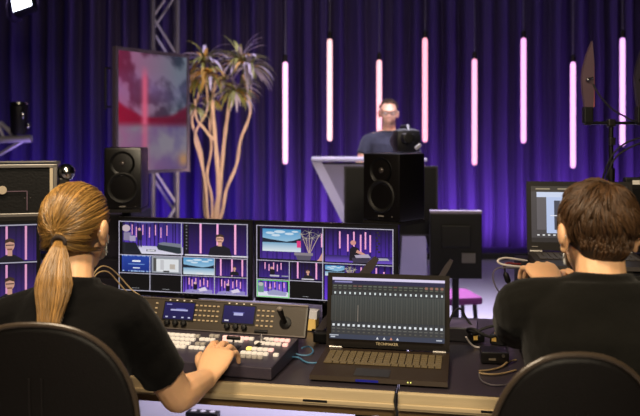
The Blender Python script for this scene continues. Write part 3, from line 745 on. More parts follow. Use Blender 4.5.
def right_view(c):
    c.rect(0, 0, 1, 1, (8, 8, 12))
    sub(c, .01, .012, .49, .475); curt(c, (22, 12, 50), (70, 40, 150), 12, 3)
    sub(c, .03, .06, .32, .37); lake(c); c.rect(.9, .5, 1, .8, (230, 60, 130)); sub(c, .01, .012, .49, .475)
    c.rect(.96, .2, .985, .6, PT); plant2(c, .78, .42, 1.9); c.rect(.55, .78, .84, .86, (140, 130, 140)); c.poly([(.57, .86), (.82, .86), (.80, 1), (.60, 1)], (90, 85, 100))
    c.poly([(.93, .95), (1, .7), (1, 1), (.9, 1)], (215, 160, 150))
    sub(c, .505, .012, .99, .475); curt(c, (20, 10, 45), (80, 45, 175), 14, 5); ctubes(c, [.22, .34, .43, .53, .60, .67], .1, .6, .022, alt=.08)
    c.rect(.0, .80, 1, 1, (40, 30, 90), (110, 80, 200)); c.disc(.42, .42, .042, (215, 150, 140), 1.7); c.poly([(.36, .95), (.37, .60), (.42, .52), (.50, .58), (.52, .95)], (24, 22, 34)); c.poly([(.48, .62), (.62, .76), (.60, .80), (.46, .7)], (215, 155, 140))
    c.poly([(.44, .78), (.64, .74), (.68, .84), (.46, .86)], (180, 170, 190)); c.poly([(.70, .84), (.92, .84), (.95, .90), (.72, .92)], (170, 170, 180)); c.poly([(.40, .86), (.66, .84), (.68, 1), (.42, 1)], (60, 55, 75))
    for k in range(8): c.disc(.78+.02*math.sin(k*2), .1+.08*k, .02, (45, 40, 45), 1.4)
    sub(c, .01, .50, .245, .735); curt(c, (24, 12, 60), (60, 34, 130), 8, 8); ctubes(c, [.2, .33, .48, .6, .72], .1, .5, .03); c.disc(.42, .42, .05, (215, 160, 150), 1.5); c.rect(.36, .5, .52, .8, (22, 20, 32)); c.rect(.36, .82, .66, .92, (190, 185, 200)); c.rect(.74, .84, .96, .9, (160, 160, 175))
    sub(c, .255, .50, .485, .735); curt(c, (16, 8, 34), (40, 20, 80), 8, 7); ctubes(c, [.22, .82], 0, .95, .05, alt=0); bust(c, .55, .5, 1.0); c.rect(.35, .94, .75, 1, (225, 220, 230))
    sub(c, .505, .50, .99, .99); curt(c, (30, 16, 80), (110, 60, 230), 12, 6); sub(c, .51, .52, .65, .66); lake(c); sub(c, .505, .50, .99, .99); plant2(c, .38, .2, .9); ctubes(c, [.55, .65, .77, .88], .05, .30, .02)
    sub(c, .01, .765, .245, .99); curt(c, (90, 60, 190), (150, 110, 240), 8, 2); ctubes(c, [.25, .4, .55, .7, .85], .1, .42, .03); c.rect(0, .68, 1, 1, (225, 225, 245)); c.rect(.02, .15, .2, .75, (110, 150, 140)); c.disc(.1, .25, .08, (190, 190, 190), 1.5); c.poly([(.3, .72), (.5, .55), (.72, .6), (.95, .72), (.9, .9), (.35, .88)], (160, 160, 200)); c.disc(.4, .45, .04, (220, 180, 180), 1.5)
    c.win = (0, 0, 1, 1)
    sub(c, .255, .765, .485, .99); c.rect(0, 0, 1, 1, (6, 6, 9)); label_bar(c, .5, .86, .22)
    grid(c, [(.006, 0, 1), (.487, 0, 1), (.748, 0, .497), (.994, 0, 1)], [(.004, 0, 1), (.25, .49, 1), (.497, 0, 1), (.996, 0, 1)])
    gr = (120, 225, 110)
    for q in ((.008, .757, .248, .768), (.008, .984, .248, .995), (.006, .757, .013, .995), (.243, .757, .25, .995)): c.rect(*q, gr)
def desk_monitor(tl, tr, bl_y, rz, w, view, label, zb):
    r = thing('computer_monitor', (((tl+tr)/2).x, ((tl+tr)/2).y, .75), rz, label, 'monitor', 'two multiview monitors on the desk')
    zt = (tl.z+tr.z)/2; h = zt-zb; zc = (zt+zb)/2-.75; M = T(0, 0, zc)
    MB(M).box((0, .025, 0), (w-.004, .035, h-.004), bev=.006).build('housing', BLK, r)
    mb = MB(M); bz = .013
    mb.box((0, .004, h/2-bz/2), (w, .016, bz)); mb.box((0, .004, -h/2+.010), (w, .016, .020))
    for s in (-1, 1): mb.box((s*(w/2-bz/2), .004, .0035), (bz, .016, h-bz-.020))
    mb.build('bezel', mat('bezel_black', (16, 15, 16), .3), r)
    c = Canvas(w-2*bz, h-bz-.020); view(c); c.build(r, M @ T(0, .0015, .0035), .9)
    mb = MB(M)
    for k in range(4): mb.box((-.02+.018*k, -.0045, -h/2+.010), (.006, .0015, .0035))
    mb.build('menu_button', mat('button_grey', (110, 105, 100), .4), r)
    MB().box((0, .075, zc*.5+.02), (.06, .02, zc+.04), bev=.004).build('stand_neck', BLK, r)
    MB().lathe([(0, 0), (.105, 0), (.105, .008), (.09, .012), (0, .013)], 28, M=T(0, .065, 0)).build('stand_base', BLK, r, True)
mL = (at(118.5, 217, 3.06), at(253, 220, 2.93)); mR = (at(255.5, 220.5, 2.89), at(398.5, 225, 2.74))
for (a, b), v, lb, zb in ((mL, left_view, 'wide monitor of many tiles, among them a stage sofa and a blue slide', .833),
                          (mR, right_view, 'wide monitor of many tiles behind the wide laptop, one tile framed in green', .842)):
    w = (b-a).length; desk_monitor(a, b, 0, math.atan2(b.y-a.y, b.x-a.x), w, v, lb, zb)

# ------------------------------------------------------------------ rack case and monitor beside it, behind the woman
def rack():
    d = 2.62; a = at(57, 164, d); zb = .75+.438
    r = thing('flight_case', (a.x, d, zb), rad(17), 'black flight case with aluminium edges and round latch, above the small tiled monitor', 'flight case')
    h = a.z-zb; w = .62
    MB().box((-w/2, .2, h/2), (w-.01, .38, h-.01)).build('shell', mat('case_black', (9, 8, 9), .5, spec=.25, bump=.2, bscale=120), r)
    mb = MB()
    for z in (.004, h-.006): mb.box((-w/2, .008, z), (w, .02, .012), bev=.002)
    mb.box((-w/2, .392, h-.006), (w, .02, .012)); mb.box((-.006, .2, h-.006), (.014, .39, .012)); mb.box((-.006, .008, h/2), (.014, .02, h), bev=.002); mb.box((-w+.006, .008, h/2), (.014, .02, h))
    mb.build('edge_profile', ALU, r)
    MB().box((-.018, -.003, h/2+.03), (.010, .006, h*.5)).build('hinge_strip', mat('cream_strip', (205, 190, 165), .4, .4), r)
    MB().ell((.030, .03, h-.030), (.030, .030, .030), 18, 12).build('corner_ball', CHROME, r, True)
    MB().box((.022, .03, h-.075), (.036, .03, .055), bev=.006).build('corner_brace', DARKM, r)
    mb = MB(Rx(PI/2) @ T(0, 0, .0)); mb.lathe([(.006, 0), (.014, 0), (.014, .006), (.006, .006)], 20, M=T(-.190+.018, h-.085, 0)); mb.build('round_latch', mat('latch_cream', (190, 175, 155), .4, .3), r, True)
    mb = MB(); mb.box((-.14, -.001, h-0.090), (.09, .003, .003)); mb.box((-.095, -.001, h-.122), (.003, .003, .065)); mb.box((-.40, -.001, h-0.090), (.40, .003, .003)); mb.build('panel_groove', mat('groove_mauve', (92, 72, 88), .5), r)
    mb = MB()
    for dx in (-.103, -.085): mb.ell((dx, .001, h-0.113), (.002, .002, .002), 8, 6)
    mb.build('rivet', ALU, r)
    # monitor under it
    s = thing('computer_monitor', (at(40, 0, 2.60).x-.258, 2.525, .75), rad(17), 'small multiview monitor under the flight case, showing the presenter in two stacked tiles', 'monitor')
    M = T(0, 0, .222); w = .54; h2 = .405
    MB(M).box((0, .03, 0), (w, .05, h2), bev=.006).build('housing', BLK, s)
    mb = MB(M); box_frame(mb, w, h2, -.006, .01, .01); mb.build('bezel', mat('bezel_black', (16, 15, 16), .3), s)
    c = Canvas(w-.02, h2-.02)
    c.rect(0, 0, 1, 1, (8, 8, 12))
    for i in range(4):
        for j in range(3):
            sub(c, .005+.25*i, .01+.333*j, .245+.25*i, .323+.333*j); curt(c, (26, 14, 58), (64, 36, 130), 7, 3+i)
            if i == 3: ctubes(c, [.26, .74], .03, .97 if j == 0 else .85, .055, alt=0); bust(c, .34, .50, 1.45, 1.45)
            else: ctubes(c, [.2, .5, .8], .1, .6, .05)
    grid(c, [(.333, 0, 1), (.666, 0, 1), (.01, 0, 1)], [(.25, 0, 1), (.5, 0, 1), (.75, 0, 1)])
    c.build(s, M @ T(0, -.0005, 0), .7)
    MB().box((0, .05, .01), (.3, .16, .02), bev=.004).build('stand_base', BLK, s)
    for x in (-.20, .20): pass
    sh = thing('shelf', (s.location.x, s.location.y, .75), rad(17), 'dark metal shelf frame that carries the flight case over the small monitor', 'shelf')
    MB().box((-.02, .19, .430), (.66, .38, .012)).build('board', DARKM, sh)
    for x in (-.335, .300): MB().box((x, .25, .212), (.02, .2, .424)).build('side_panel', DARKM, sh)
rack()
def stage_light():
    d = 6.2; c = at(19, 120, d)
    r = thing('stage_spotlight', (c.x, d, 0), 0, 'black stage spotlight with silver rim on a stand arm above the flight case', 'spotlight')
    MB(T(0, 0, c.z)).lathe([(0, -.12), (.05, -.12), (.065, -.09), (.07, .11), (.055, .13), (.0, .13)], 24).build('lamp_body', BLK, r, True)
    mb = MB(T(0, 0, c.z)); mb.lathe([(.058, .12), (.074, .125), (.074, .14), (.05, .145)], 24); mb.ell((.085, -.03, -.045), (.018, .018, .026)); mb.ell((.05, -.06, .04), (.012, .01, .03)); mb.build('metal_ring', CHROME, r, True)
    mb = MB(T(0, 0, c.z)); mb.cyl((-.45, 0, -.17), (.10, 0, -.15), .03); mb.cyl((-.30, 0, -.36), (.06, .0, -.15), .018); mb.cyl((-.16, .02, -.02), (-.02, .02, -.15), .02); mb.cyl((-.2, -.02, .06), (-.12, 0, -.15), .014)
    mb.build('mounting_arm', mat('brace_metal', (165, 162, 175), .4, .3), r, True)
    MB().cyl((-.4, 0, .02), (-.4, 0, c.z-.15), .025).build('stand_pole', DARKM, r, True)
    mb = MB()
    for t in (0, 120, 240): mb.cyl((-.4, 0, .25), (-.4+.4*math.cos(rad(t)), .4*math.sin(rad(t)), .015), .014)
    mb.build('stand_legs', DARKM, r, True)
    d = 7.0; c = at(24, 4, d)
    r = thing('studio_lamp', (c.x, d, c.z), 0, 'bright white square studio lamp hanging near the ceiling in the corner of the view', 'lamp')
    M = Ry(rad(-20)) @ Rx(rad(-25))
    MB(M).box((0, 0, 0), (.20, .10, .20), bev=.02).build('housing', BLK, r)
    MB(M).box((0, -.052, 0), (.17, .006, .17)).build('lit_panel', mat('lamp_panel', (250, 252, 255), .4, emit=(235, 245, 255), es=9), r)
    mb = MB(); mb.tube([(-.16, 0, -.02), (-.15, 0, -.12), (-.08, 0, -.17), (-.02, 0, -.14)], .010, 8); mb.tube([(-.16, 0, -.02), (-.14, 0, .14), (0, 0, .22), (.14, 0, .14), (.12, 0, 0)], .012, 8); mb.build('yoke', mat('yoke_metal', (70, 60, 110), .4, .5), r, True)
    MB().cyl((0, 0, .21), (0, 0, 5.48-c.z), .02).build('hanging_pole', DARKM, r, True)
stage_light()

# ------------------------------------------------------------------ switcher console
def console():
    F0 = Vector((-.140, 2.222, .752)); rz = rad(-14.5)
    r = thing('switcher_console', F0, rz, 'big video switcher console with rows of lit keys and two blue displays, under the hand', 'console')
    W = .76; D = .285
    body = mat('console_grey', (58, 52, 64), .42, bump=.1); panel = mat('console_panel', (62, 54, 44), .4, bump=.1)
    ztop = .040
    mb = MB(); mb.prism([(0, 0), (D, 0), (D, ztop+.012), (0, ztop-.004)], -W, 0, axis='x'); o = mb.build('base', body, r)
    bv = o.modifiers.new('b', 'BEVEL'); bv.width = .004; bv.segments = 2
    # rear panel leaning back
    M = T(-W/2+.012, D-.002, ztop+.012) @ Rx(rad(-24)); PW = W+.02; PH = .105
    o = MB(M).box((0, .012, PH/2), (PW, .024, PH), bev=.006).build('rear_panel', panel, r)
    mb = MB(M); box_frame_ = [(0, PH-.002, PW, .004), (0, .003, PW, .004)]
    for x, z, a, b in box_frame_: mb.box((x, -.001, z), (a, .004, b))
    mb.build('panel_rim', mat('rim_grey', (120, 112, 108), .35, .6), r)
    R = W/2-.012  # local x of the right end in the panel frame
    def disp(xr, w, txt, t2):
        MB(M).box((xr-w/2, -.001, .062), (w+.008, .004, .064)).build('display_frame', BLK, r)
        c = Canvas(w, .056); c.rect(0, 0, 1, 1, (26, 22, 96), (20, 16, 78))
        if t2:
            c.rect(.06, .10, .24, .16, (150, 150, 215)); c.rect(.22, .40, .80, .50, (185, 185, 235)); c.rect(.40, .34, .72, .40, (90, 90, 170))
            for u in (.08, .34, .62, .84): c.rect(u, .84, u+.08, .92, (205, 205, 240))
        else:
            c.rect(.34, .40, .64, .56, (190, 190, 240)); c.rect(.30, .36, .68, .40, (100, 100, 190)); c.rect(.06, .84, .20, .92, (230, 225, 245)); 
        c.build(r, M @ T(xr-w/2, -.0035, .062), .8, 'display')
        for k in range(4):
            MB(M).box((xr-w+.015+k*(w-.03)/3, -.001, .098), (.005, .003, .003)).build('status_light', mat('led_warm', (230, 215, 190), .4, emit=(220, 205, 180), es=.5), r)
        for k in range(3):
            MB(M @ T(xr-w+.020+k*.030, 0, .020) @ Rx(PI/2)).lathe([(.0095, 0), (.0095, .012), (.008, .016), (0, .017)], 16).build('knob', BLK, r, True)
    disp(R-.160, .108, '', False); disp(R-.376, .108, '', True)
    B = mat('button_lit_warm', (170, 150, 120), .5, emit=(190, 160, 110), es=.18); Bm = None
    def but(x, z, parent=r, w=.0085, h=.005):
        nonlocal Bm
        if Bm is None:
            o = MB().box((0, 0, 0), (w, .004, h), bev=.001).build('panel_button', B, r); Bm = o
        else: o = Bm.copy(); COL.objects.link(o)
        o.parent = r; o.matrix_local = M @ T(x, -.002, z)
    for i in range(6):
        for j in range(4): but(R-.290+(-i)*.0155+.0, .035+.0165*j)
    for i in range(4):
        for j in range(4): but(R-.146+i*.0165, .030+.0165*j)
    for j in range(4): but(R-.515, .035+.0165*j)
    # joystick on the rear panel, near its right end
    MJ = M @ T(R-.050, 0, .045)
    MB(MJ @ Rx(PI/2)).lathe([(.020, 0), (.020, .004), (.012, .008), (0, .008)], 22).build('joystick_collar', BLK, r, True)
    MB(MJ).tube([(0, -.004, 0), (-.004, -.035, .016), (-.007, -.055, .030)], [.007, .008, .010], 12).build('joystick', BLK, r, True)
    MB(MJ @ T(-.0075, -.058, .033)).ell((0, 0, 0), (.010, .008, .008)).build('joystick_cap', mat('cap_grey', (120, 112, 105), .3), r, True)
    # keys
    cols = {'w': mat('key_white', (215, 208, 198), .4, emit=(235, 218, 200), es=.42), 'p': mat('key_pink', (235, 195, 190), .4, emit=(255, 190, 182), es=.7),
            'y': mat('key_yellow', (235, 215, 120), .4, emit=(255, 225, 120), es=.8), 'g': mat('key_grey', (165, 158, 150), .45, emit=(200, 185, 160), es=.12)}
    pm = {}
    def key(x, y, c, w=.0155):
        z = ztop+.0545*(y)/1.0-.004+.004
        k = (c, w)
        if k not in pm: o = MB().box((0, 0, 0), (w, .0165, .009), bev=.0025).build('key', cols[c], r, True); pm[k] = o
        else: o = pm[k].copy(); COL.objects.link(o)
        o.parent = r; o.location = (x, y, z)
    P = .0178
    for j, y in enumerate((.222, .184, .146, .112)):
        for i in range(17): key(-.325-i*P, y, 'w' if (i+j) % 9 else 'g')
    for y, n, x in ((.235, 2, -.262), (.195, 3, -.262), (.150, 2, -.275), (.112, 3, -.262)):
        for i in range(n): key(x-i*P, y, 'g' if n == 2 else 'w')
    for i in range(6): key(-.232+i*P, .232, 'p' if i < 5 else 'w')
    for i in range(4): key(-.222+i*P, .205, 'p' if i == 0 else 'w')
    for i in range(5): key(-.095+i*P, .238, 'w' if i < 2 else 'p')
    for i in range(5): key(-.112+i*P, .198, 'w')
    for i in range(5): key(-.118+i*P, .140, 'y' if i in (0,) else ('p' if i == 4 else 'w'))
    for i in range(5): key(-.122+i*P, .100, 'w')
    for i in range(5): key(-.128+i*P, .070, 'g')
    key(-.018, .100, 'w'); key(-.018, .195, 'p')
    # the two transition levers
    def lever(x, y, hgt):
        z0 = ztop+.0545*y
        MB().box((x, y, z0+.001), (.012, .09, .003)).build('lever_slot', BLK, r)
        MB().tube([(x, y, z0), (x, y-.004, z0+hgt)], [.0035, .003], 10).build('lever_stem', CHROME, r, True)
        MB().tube([(x-.021, y-.004, z0+hgt+.004), (x+.021, y-.004, z0+hgt+.004)], .0062, 12).build('lever_handle', BLK, r, True)
    lever(-.158, .115, .034); lever(-.100, .205, .030)
    for x in (-.02, -W+.02):
        for y in (.02, D-.02): pass
    return r, F0, rz
CONS, CF, CR = console()

# ------------------------------------------------------------------ the wide laptop
def key_rows(mb, w, dp, z, rows=6, n=16, gap=.0028):
    kh = dp/rows
    for j in range(rows):
        y = -dp/2+kh*(j+.5); x = -w/2; u = w/n
        seq = [1]*n
        if j == 0: seq = [1.25, 1, 1, 1, 5, 1, 1, 1, 1]+[(w/u-13.25)/3]*3
        elif j == 1: seq = [2]+[1]*(n-4)+[2]
        for s in seq:
            mb.box((x+u*s/2, y, z), (u*s-gap, kh-gap, .003), bev=.0008); x += u*s
            if x > w/2-.004: break
def laptop(name, loc, rz, w, dp, sh, lean, label, view, txt, kb_col=(104, 90, 62), base_col=(52, 41, 31), slot=False, es=.9, bez=.015, chin=.028):
    r = thing(name, loc, rz, label, 'laptop')
    body = mat('laptop_body_%d' % base_col[0], base_col, .5, .1, bump=.06, spec=.25)
    MB().prism([(-dp, .004), (-dp+.01, 0), (0, 0), (0, .024), (-dp+.004, .016)], -w/2, w/2, axis='x').build('base', body, r)
    z = .0205
    SL = Matrix.Rotation(math.atan2(.008, dp), 4, 'X')
    mb = MB(T(0, -dp*.36, .0215) @ SL); key_rows(mb, w*.90, dp*.46, .002); mb.build('keyboard', mat('keycaps_%d' % kb_col[0], kb_col, .5), r)
    MB(T(-.02, -dp*.82, .0182) @ SL).box((0, 0, 0), (w*.26, dp*.24, .001)).build('touchpad', mat('touchpad_dark', (34, 32, 36), .35), r)
    for s in (-1, 1): MB().cyl((s*w*.42-.02, .004, .024), (s*w*.42+.02, .004, .024), .0075).build('hinge', ALU, r, True)
    M = T(0, .008, .026) @ Rx(rad(-lean))
    MB(M).box((0, .004, sh/2), (w, .006, sh), bev=.003).build('lid', body, r)
    mb = MB(M)
    mb.box((0, -.001, sh-bez/2), (w, .004, bez)); mb.box((0, -.001, chin/2), (w, .004, chin))
    for s in (-1, 1): mb.box((s*(w/2-bez/2), -.001, (sh-bez+chin)/2), (bez, .004, sh-bez-chin))
    mb.build('bezel', mat('laptop_bezel_%d' % base_col[0], tuple(int(v*.55) for v in base_col), .5, spec=.25), r)
    c = Canvas(w-2*bez, sh-bez-chin); view(c); c.build(r, M @ T(0, .0005, (sh-bez+chin)/2), es)
    if txt: MB().text(txt, .0125, M @ T(0, -.0032, chin*.52) @ Rx(PI/2)).build('lettering', mat('letter_cream', (215, 195, 150), .4, emit=(200, 180, 140), es=.15), r)
    return r, M
def mixer_view(c):
    c.rect(0, 0, 1, 1, (62, 62, 64)); c.rect(0, 0, 1, .045, (225, 215, 245)); c.rect(0, .045, 1, .11, (44, 42, 74)); c.rect(.02, .062, .18, .085, (150, 145, 200))
    c.rect(0, .11, 1, .22, (52, 52, 52)); rr = random.Random(4); n = 22
    for i in range(n):
        u = .008+i*.0452
        c.rect(u, .13, u+.034, .15, (100, 105, 95) if i not in (4, 5, 12) else (120, 88, 82)); c.rect(u+.004, .17, u+.03, .19, (88, 92, 80))
        c.rect(u, .11, u+.0015, .86, (40, 42, 42)); c.rect(u+.038, .22, u+.040, .86, (82, 86, 84))
        c.rect(u+.012, .24, u+.026, .275, (225, 235, 235))
        if i > 17: c.rect(u+.008, .12, u+.03, .16, (150, 105, 92))
    c.rect(0, .30, 1, .72, (74, 78, 76), (62, 62, 58), True)
    for i in range(n):
        u = .008+i*.0452; c.rect(u-.001, .28, u+.0015, .78, (44, 46, 45)); c.rect(u+.018, .30, u+.021, .74, (48, 50, 48)); c.rect(u+.034, .34, u+.036, .72, (92, 90, 82))
        if i == 5: c.rect(u+.005, .45, u+.012, .72, (130, 120, 110))
        c.rect(u+.008, .765, u+.028, .80, (235, 240, 245)); c.rect(u+.004, .83, u+.034, .85, (95, 95, 92)); c.rect(u+.010, .88, u+.028, .90, (90, 88, 80))
    c.rect(0, .925, 1, 1, (60, 66, 84)); c.rect(.0, .935, .08, .95, (190, 195, 205)); c.rect(.01, .96, .05, .98, (200, 205, 215))
    for u, q in ((.41, (225, 225, 230)), (.47, (225, 225, 230)), (.53, (225, 150, 120)), (.585, (225, 225, 230))): c.poly([(u, .985), (u+.012, .945), (u+.024, .985)], q)
    c.rect(.93, .95, .98, .97, (190, 195, 205))
a = Vector((.019, 2.488, 0)); b = Vector((.405, 2.416, 0)); cc = (a+b)/2
LAP, LM = laptop('laptop', (cc.x, cc.y, .752), math.atan2(b.y-a.y, b.x-a.x), .393, .272, .235, 9, 'wide open laptop on the desk showing a grey audio mixer window', mixer_view, 'TECHMAKER')
MB().box((-.03, -.2722, .0085), (.065, .002, .006)).build('front_light_bar', mat('blue_bar', (20, 24, 110), .4, emit=(25, 30, 140), es=.35), LAP)
mb = MB(); mb.box((.086, -.271, .0105), (.003, .002, .003)); MBs = mb.build('status_light', mat('led_green', (220, 225, 120), .4, emit=(220, 225, 120), es=1.2), LAP)
mb = MB(); mb.box((.094, -.271, .0105), (.003, .002, .003)); mb.build('status_light', mat('led_green', (0, 0, 0)), LAP)

def plot_view(c):
    c.rect(0, 0, 1, 1, (70, 66, 68)); c.rect(0, 0, 1, .10, (58, 52, 46)); 
    for u in (.05, .28, .5, .72): c.rect(u, .04, u+.15, .065, (150, 135, 110))
    c.rect(.06, .11, 1, .20, (205, 215, 240)); c.rect(.06, .20, .16, .78, (96, 92, 96)); c.rect(.16, .20, 1, .84, (185, 200, 235)); c.rect(.24, .26, .40, .78, (70, 72, 86)); c.rect(.30, .26, .325, .78, (150, 150, 160)); c.rect(.20, .52, .40, .535, (235, 235, 245))
    c.rect(.42, .24, .80, .74, (238, 242, 250)); c.rect(.85, .24, .98, .8, (220, 228, 245))
    for u, v in ((.47, .34), (.55, .50), (.62, .42), (.50, .66), (.66, .64)): c.rect(u, v, u+.02, v+.02, (90, 90, 120))
    for k in range(5): c.rect(.06+k*.055, .86, .085+k*.055, .885, (220, 220, 220))
    c.rect(.0, .92, 1, 1, (46, 42, 42)); c.rect(.42, .95, .5, .97, (200, 180, 150))
# raised case under the second laptop
def riser():
    c = at(575, 262, 2.50); zt = 1.045
    r = thing('rack_case', (c.x+.02, 2.47, .752), rad(-8), 'black equipment rack case that lifts the second laptop, in front of the short-haired person', 'rack case')
    h = zt-.752
    MB().box((0, 0, h/2), (.40, .36, h), bev=.006).build('shell', mat('case_black', (9, 8, 9), .5, spec=.25), r)
    mb = MB()
    for k in range(4): mb.box((0, -.183, .04+k*.068), (.36, .008, .055), bev=.002)
    mb.build('rack_panel', DARKM, r)
    for s in (-1, 1): MB().tube([(s*.17, -.186, .05), (s*.17, -.21, .06), (s*.17, -.21, .22), (s*.17, -.186, .23)], .005, 8).build('handle', ALU, r, True)
    return zt
zt = riser()
c = at(575, 254, 2.56)
L2, _ = laptop('laptop', (c.x+.022, 2.57, zt+.001), rad(-7), .345, .245, .232, 6, 'open laptop raised on the rack case, showing a white and pale blue drawing window', plot_view, '', (60, 54, 50), (44, 38, 36), es=.95)
MB().box((0, 0, 0), (.02, .001, .003)).build('badge', mat('badge_grey', (130, 125, 120), .4), L2).location = (-.148, .003, .040)
# dark monitor at the picture's edge behind that laptop
a = at(629, 178, 2.85)
r = thing('computer_monitor', (a.x+.26, 2.86, .75), rad(-6), 'black monitor with a small white label on its corner, beyond the short-haired head', 'monitor')
h = a.z-1.02; M = T(0, 0, a.z-.75-h/2)
MB(M).box((0, .02, 0), (.52, .04, h), bev=.006).build('housing', BLK, r)
MB(M).box((-.222, -.002, h/2-.018), (.026, .003, .016)).build('label_sticker', mat('sticker_white', (220, 215, 210), .5), r)
MB(M).box((0, -.001, -.01), (.47, .004, h-.06)).build('dark_screen', BLKG, r)
MB().box((0, .05, (a.z-.75-h)/2+.04), (.06, .03, a.z-.75-h+.08)).build('stand_neck', BLK, r)
MB().box((0, .04, .008), (.26, .18, .016), bev=.004).build('stand_base', BLK, r)

# ------------------------------------------------------------------ office chairs
def chair(loc, rz, backz, a, b, yb, label):
    r = thing('office_chair', loc, rz, label, 'chair', 'dark round-backed office chairs')
    SH = mat('chair_shell', (12, 9, 8), .5, spec=.25, bump=.15, bscale=300); RIM = mat('chair_rim', (62, 52, 42), .32, bump=.1)
    def P(u, w, off=0):   # u,w in the unit disc -> on the curved shell
        x = a*u; z = backz-b+b*w
        return Vector((x, yb+off+.34*x*x+.05*max(0, -(w))*.6, z))
    def sq(t):
        c, s_ = math.cos(t), math.sin(t); e = 2/2.35
        return (abs(c)**e)*(1 if c >= 0 else -1), (abs(s_)**e)*(1 if s_ >= 0 else -1)
    N = 56; RR = [0, .2, .4, .6, .8, .93, 1.0]
    for name, off, m in (('backrest', 0, SH),):
        mb = MB(); vs = [P(0, 0, -.012)]; fs = []
        for k in RR[1:]:
            for j in range(N): u, w = sq(2*PI*j/N); vs.append(P(u*k, w*k, -.012+.006*k**4))
        R1 = len(RR)-1
        for j in range(N): fs.append((0, 1+j, 1+(j+1) % N))
        for q in range(R1-1):
            for j in range(N): A = 1+q*N+j; B = 1+q*N+(j+1) % N; fs.append((A, A+N, B+N, B))
        k0 = len(vs); fr = [P(0, 0, .03)]
        for k in RR[1:]:
            for j in range(N): u, w = sq(2*PI*j/N); fr.append(P(u*k*.97, w*k*.97, .028-.022*k**3))
        vs += fr
        for j in range(N): fs.append((k0, k0+1+(j+1) % N, k0+1+j))
        for q in range(R1-1):
            for j in range(N): A = k0+1+q*N+j; B = k0+1+q*N+(j+1) % N; fs.append((A, B, B+N, A+N))
        for j in range(N):
            A = 1+(R1-1)*N+j; B = 1+(R1-1)*N+(j+1) % N; fs.append((A, k0+A, k0+B, B))
        mb.add(vs, fs); mb.build('backrest', m, r, smooth='all')
    mb = MB(); pts = [P(*[q*1.0 for q in sq(2*PI*j/N)], -.004) for j in range(N)]
    mb.tube(pts, .0062, 10, wrap=True); mb.build('rim', RIM, r, True)
    for x in (-.03, .09):
        mb = MB(); mb.tube([P(x+.02*k*.2, .55-.22*k, -.0135) for k in range(6)], .0022, 6); mb.build('moulded_line', mat('line_dark', (18, 14, 12), .4), r, True)
    mb = MB(); o = MB().box((a*.80, yb+.34*a*a*.6-.012, backz-b*1.02), (.008, .006, .022), bev=.002).build('rivet', mat('rivet_tan', (160, 130, 95), .4), r)
    MB().tube([(0, yb-.01, backz-b*1.25), (0, yb-.045, backz-b*1.7), (0, yb-.01, .43), (0, yb+.16, .405)], [(.03, .012)]*4, 12).build('back_bracket', DARKM, r, True)
    mb = MB(); mb.box((0, .02, .445), (.46, .44, .07), bev=.03); mb.build('seat', mat('seat_fabric', (30, 28, 30), .9, bump=.4), r, True)
    MB().box((0, .02, .40), (.22, .22, .025), bev=.005).build('seat_mechanism', DARKM, r)
    MB().cyl((0, .02, .10), (0, .02, .40), .026).build('gas_lift', CHROME, r, True)
    for k in range(5):
        t = 2*PI*k/5+.3; x, y = .30*math.cos(t), .02+.30*math.sin(t)
        leg = MB().tube([(0, .02, .11), (x*.6, .02+(y-.02)*.6, .095), (x, y, .07)], [(.028, .02), (.022, .016), (.016, .012)], 10).build('leg', BLK, r, True)
        mb = MB(); tn = Vector((-math.sin(t), math.cos(t), 0))
        for s in (-1, 1):
            c = Vector((x, y, .027)); mb.cyl(c+tn*s*.006, c+tn*s*.022, .026, n=16)
        mb.cyl((x, y, .03), (x, y, .07), .008); mb.build('castor', RUBBER, leg, True)
chair((-.605, 1.80, 0), rad(-2), 1.052, .222, .25, -.150, 'dark round-backed office chair of the ponytailed person at the console')
chair((.512, 1.70, 0), rad(-2), 1.026, .176, .25, -.185, 'dark round-backed office chair of the short-haired person, its rim catching light')

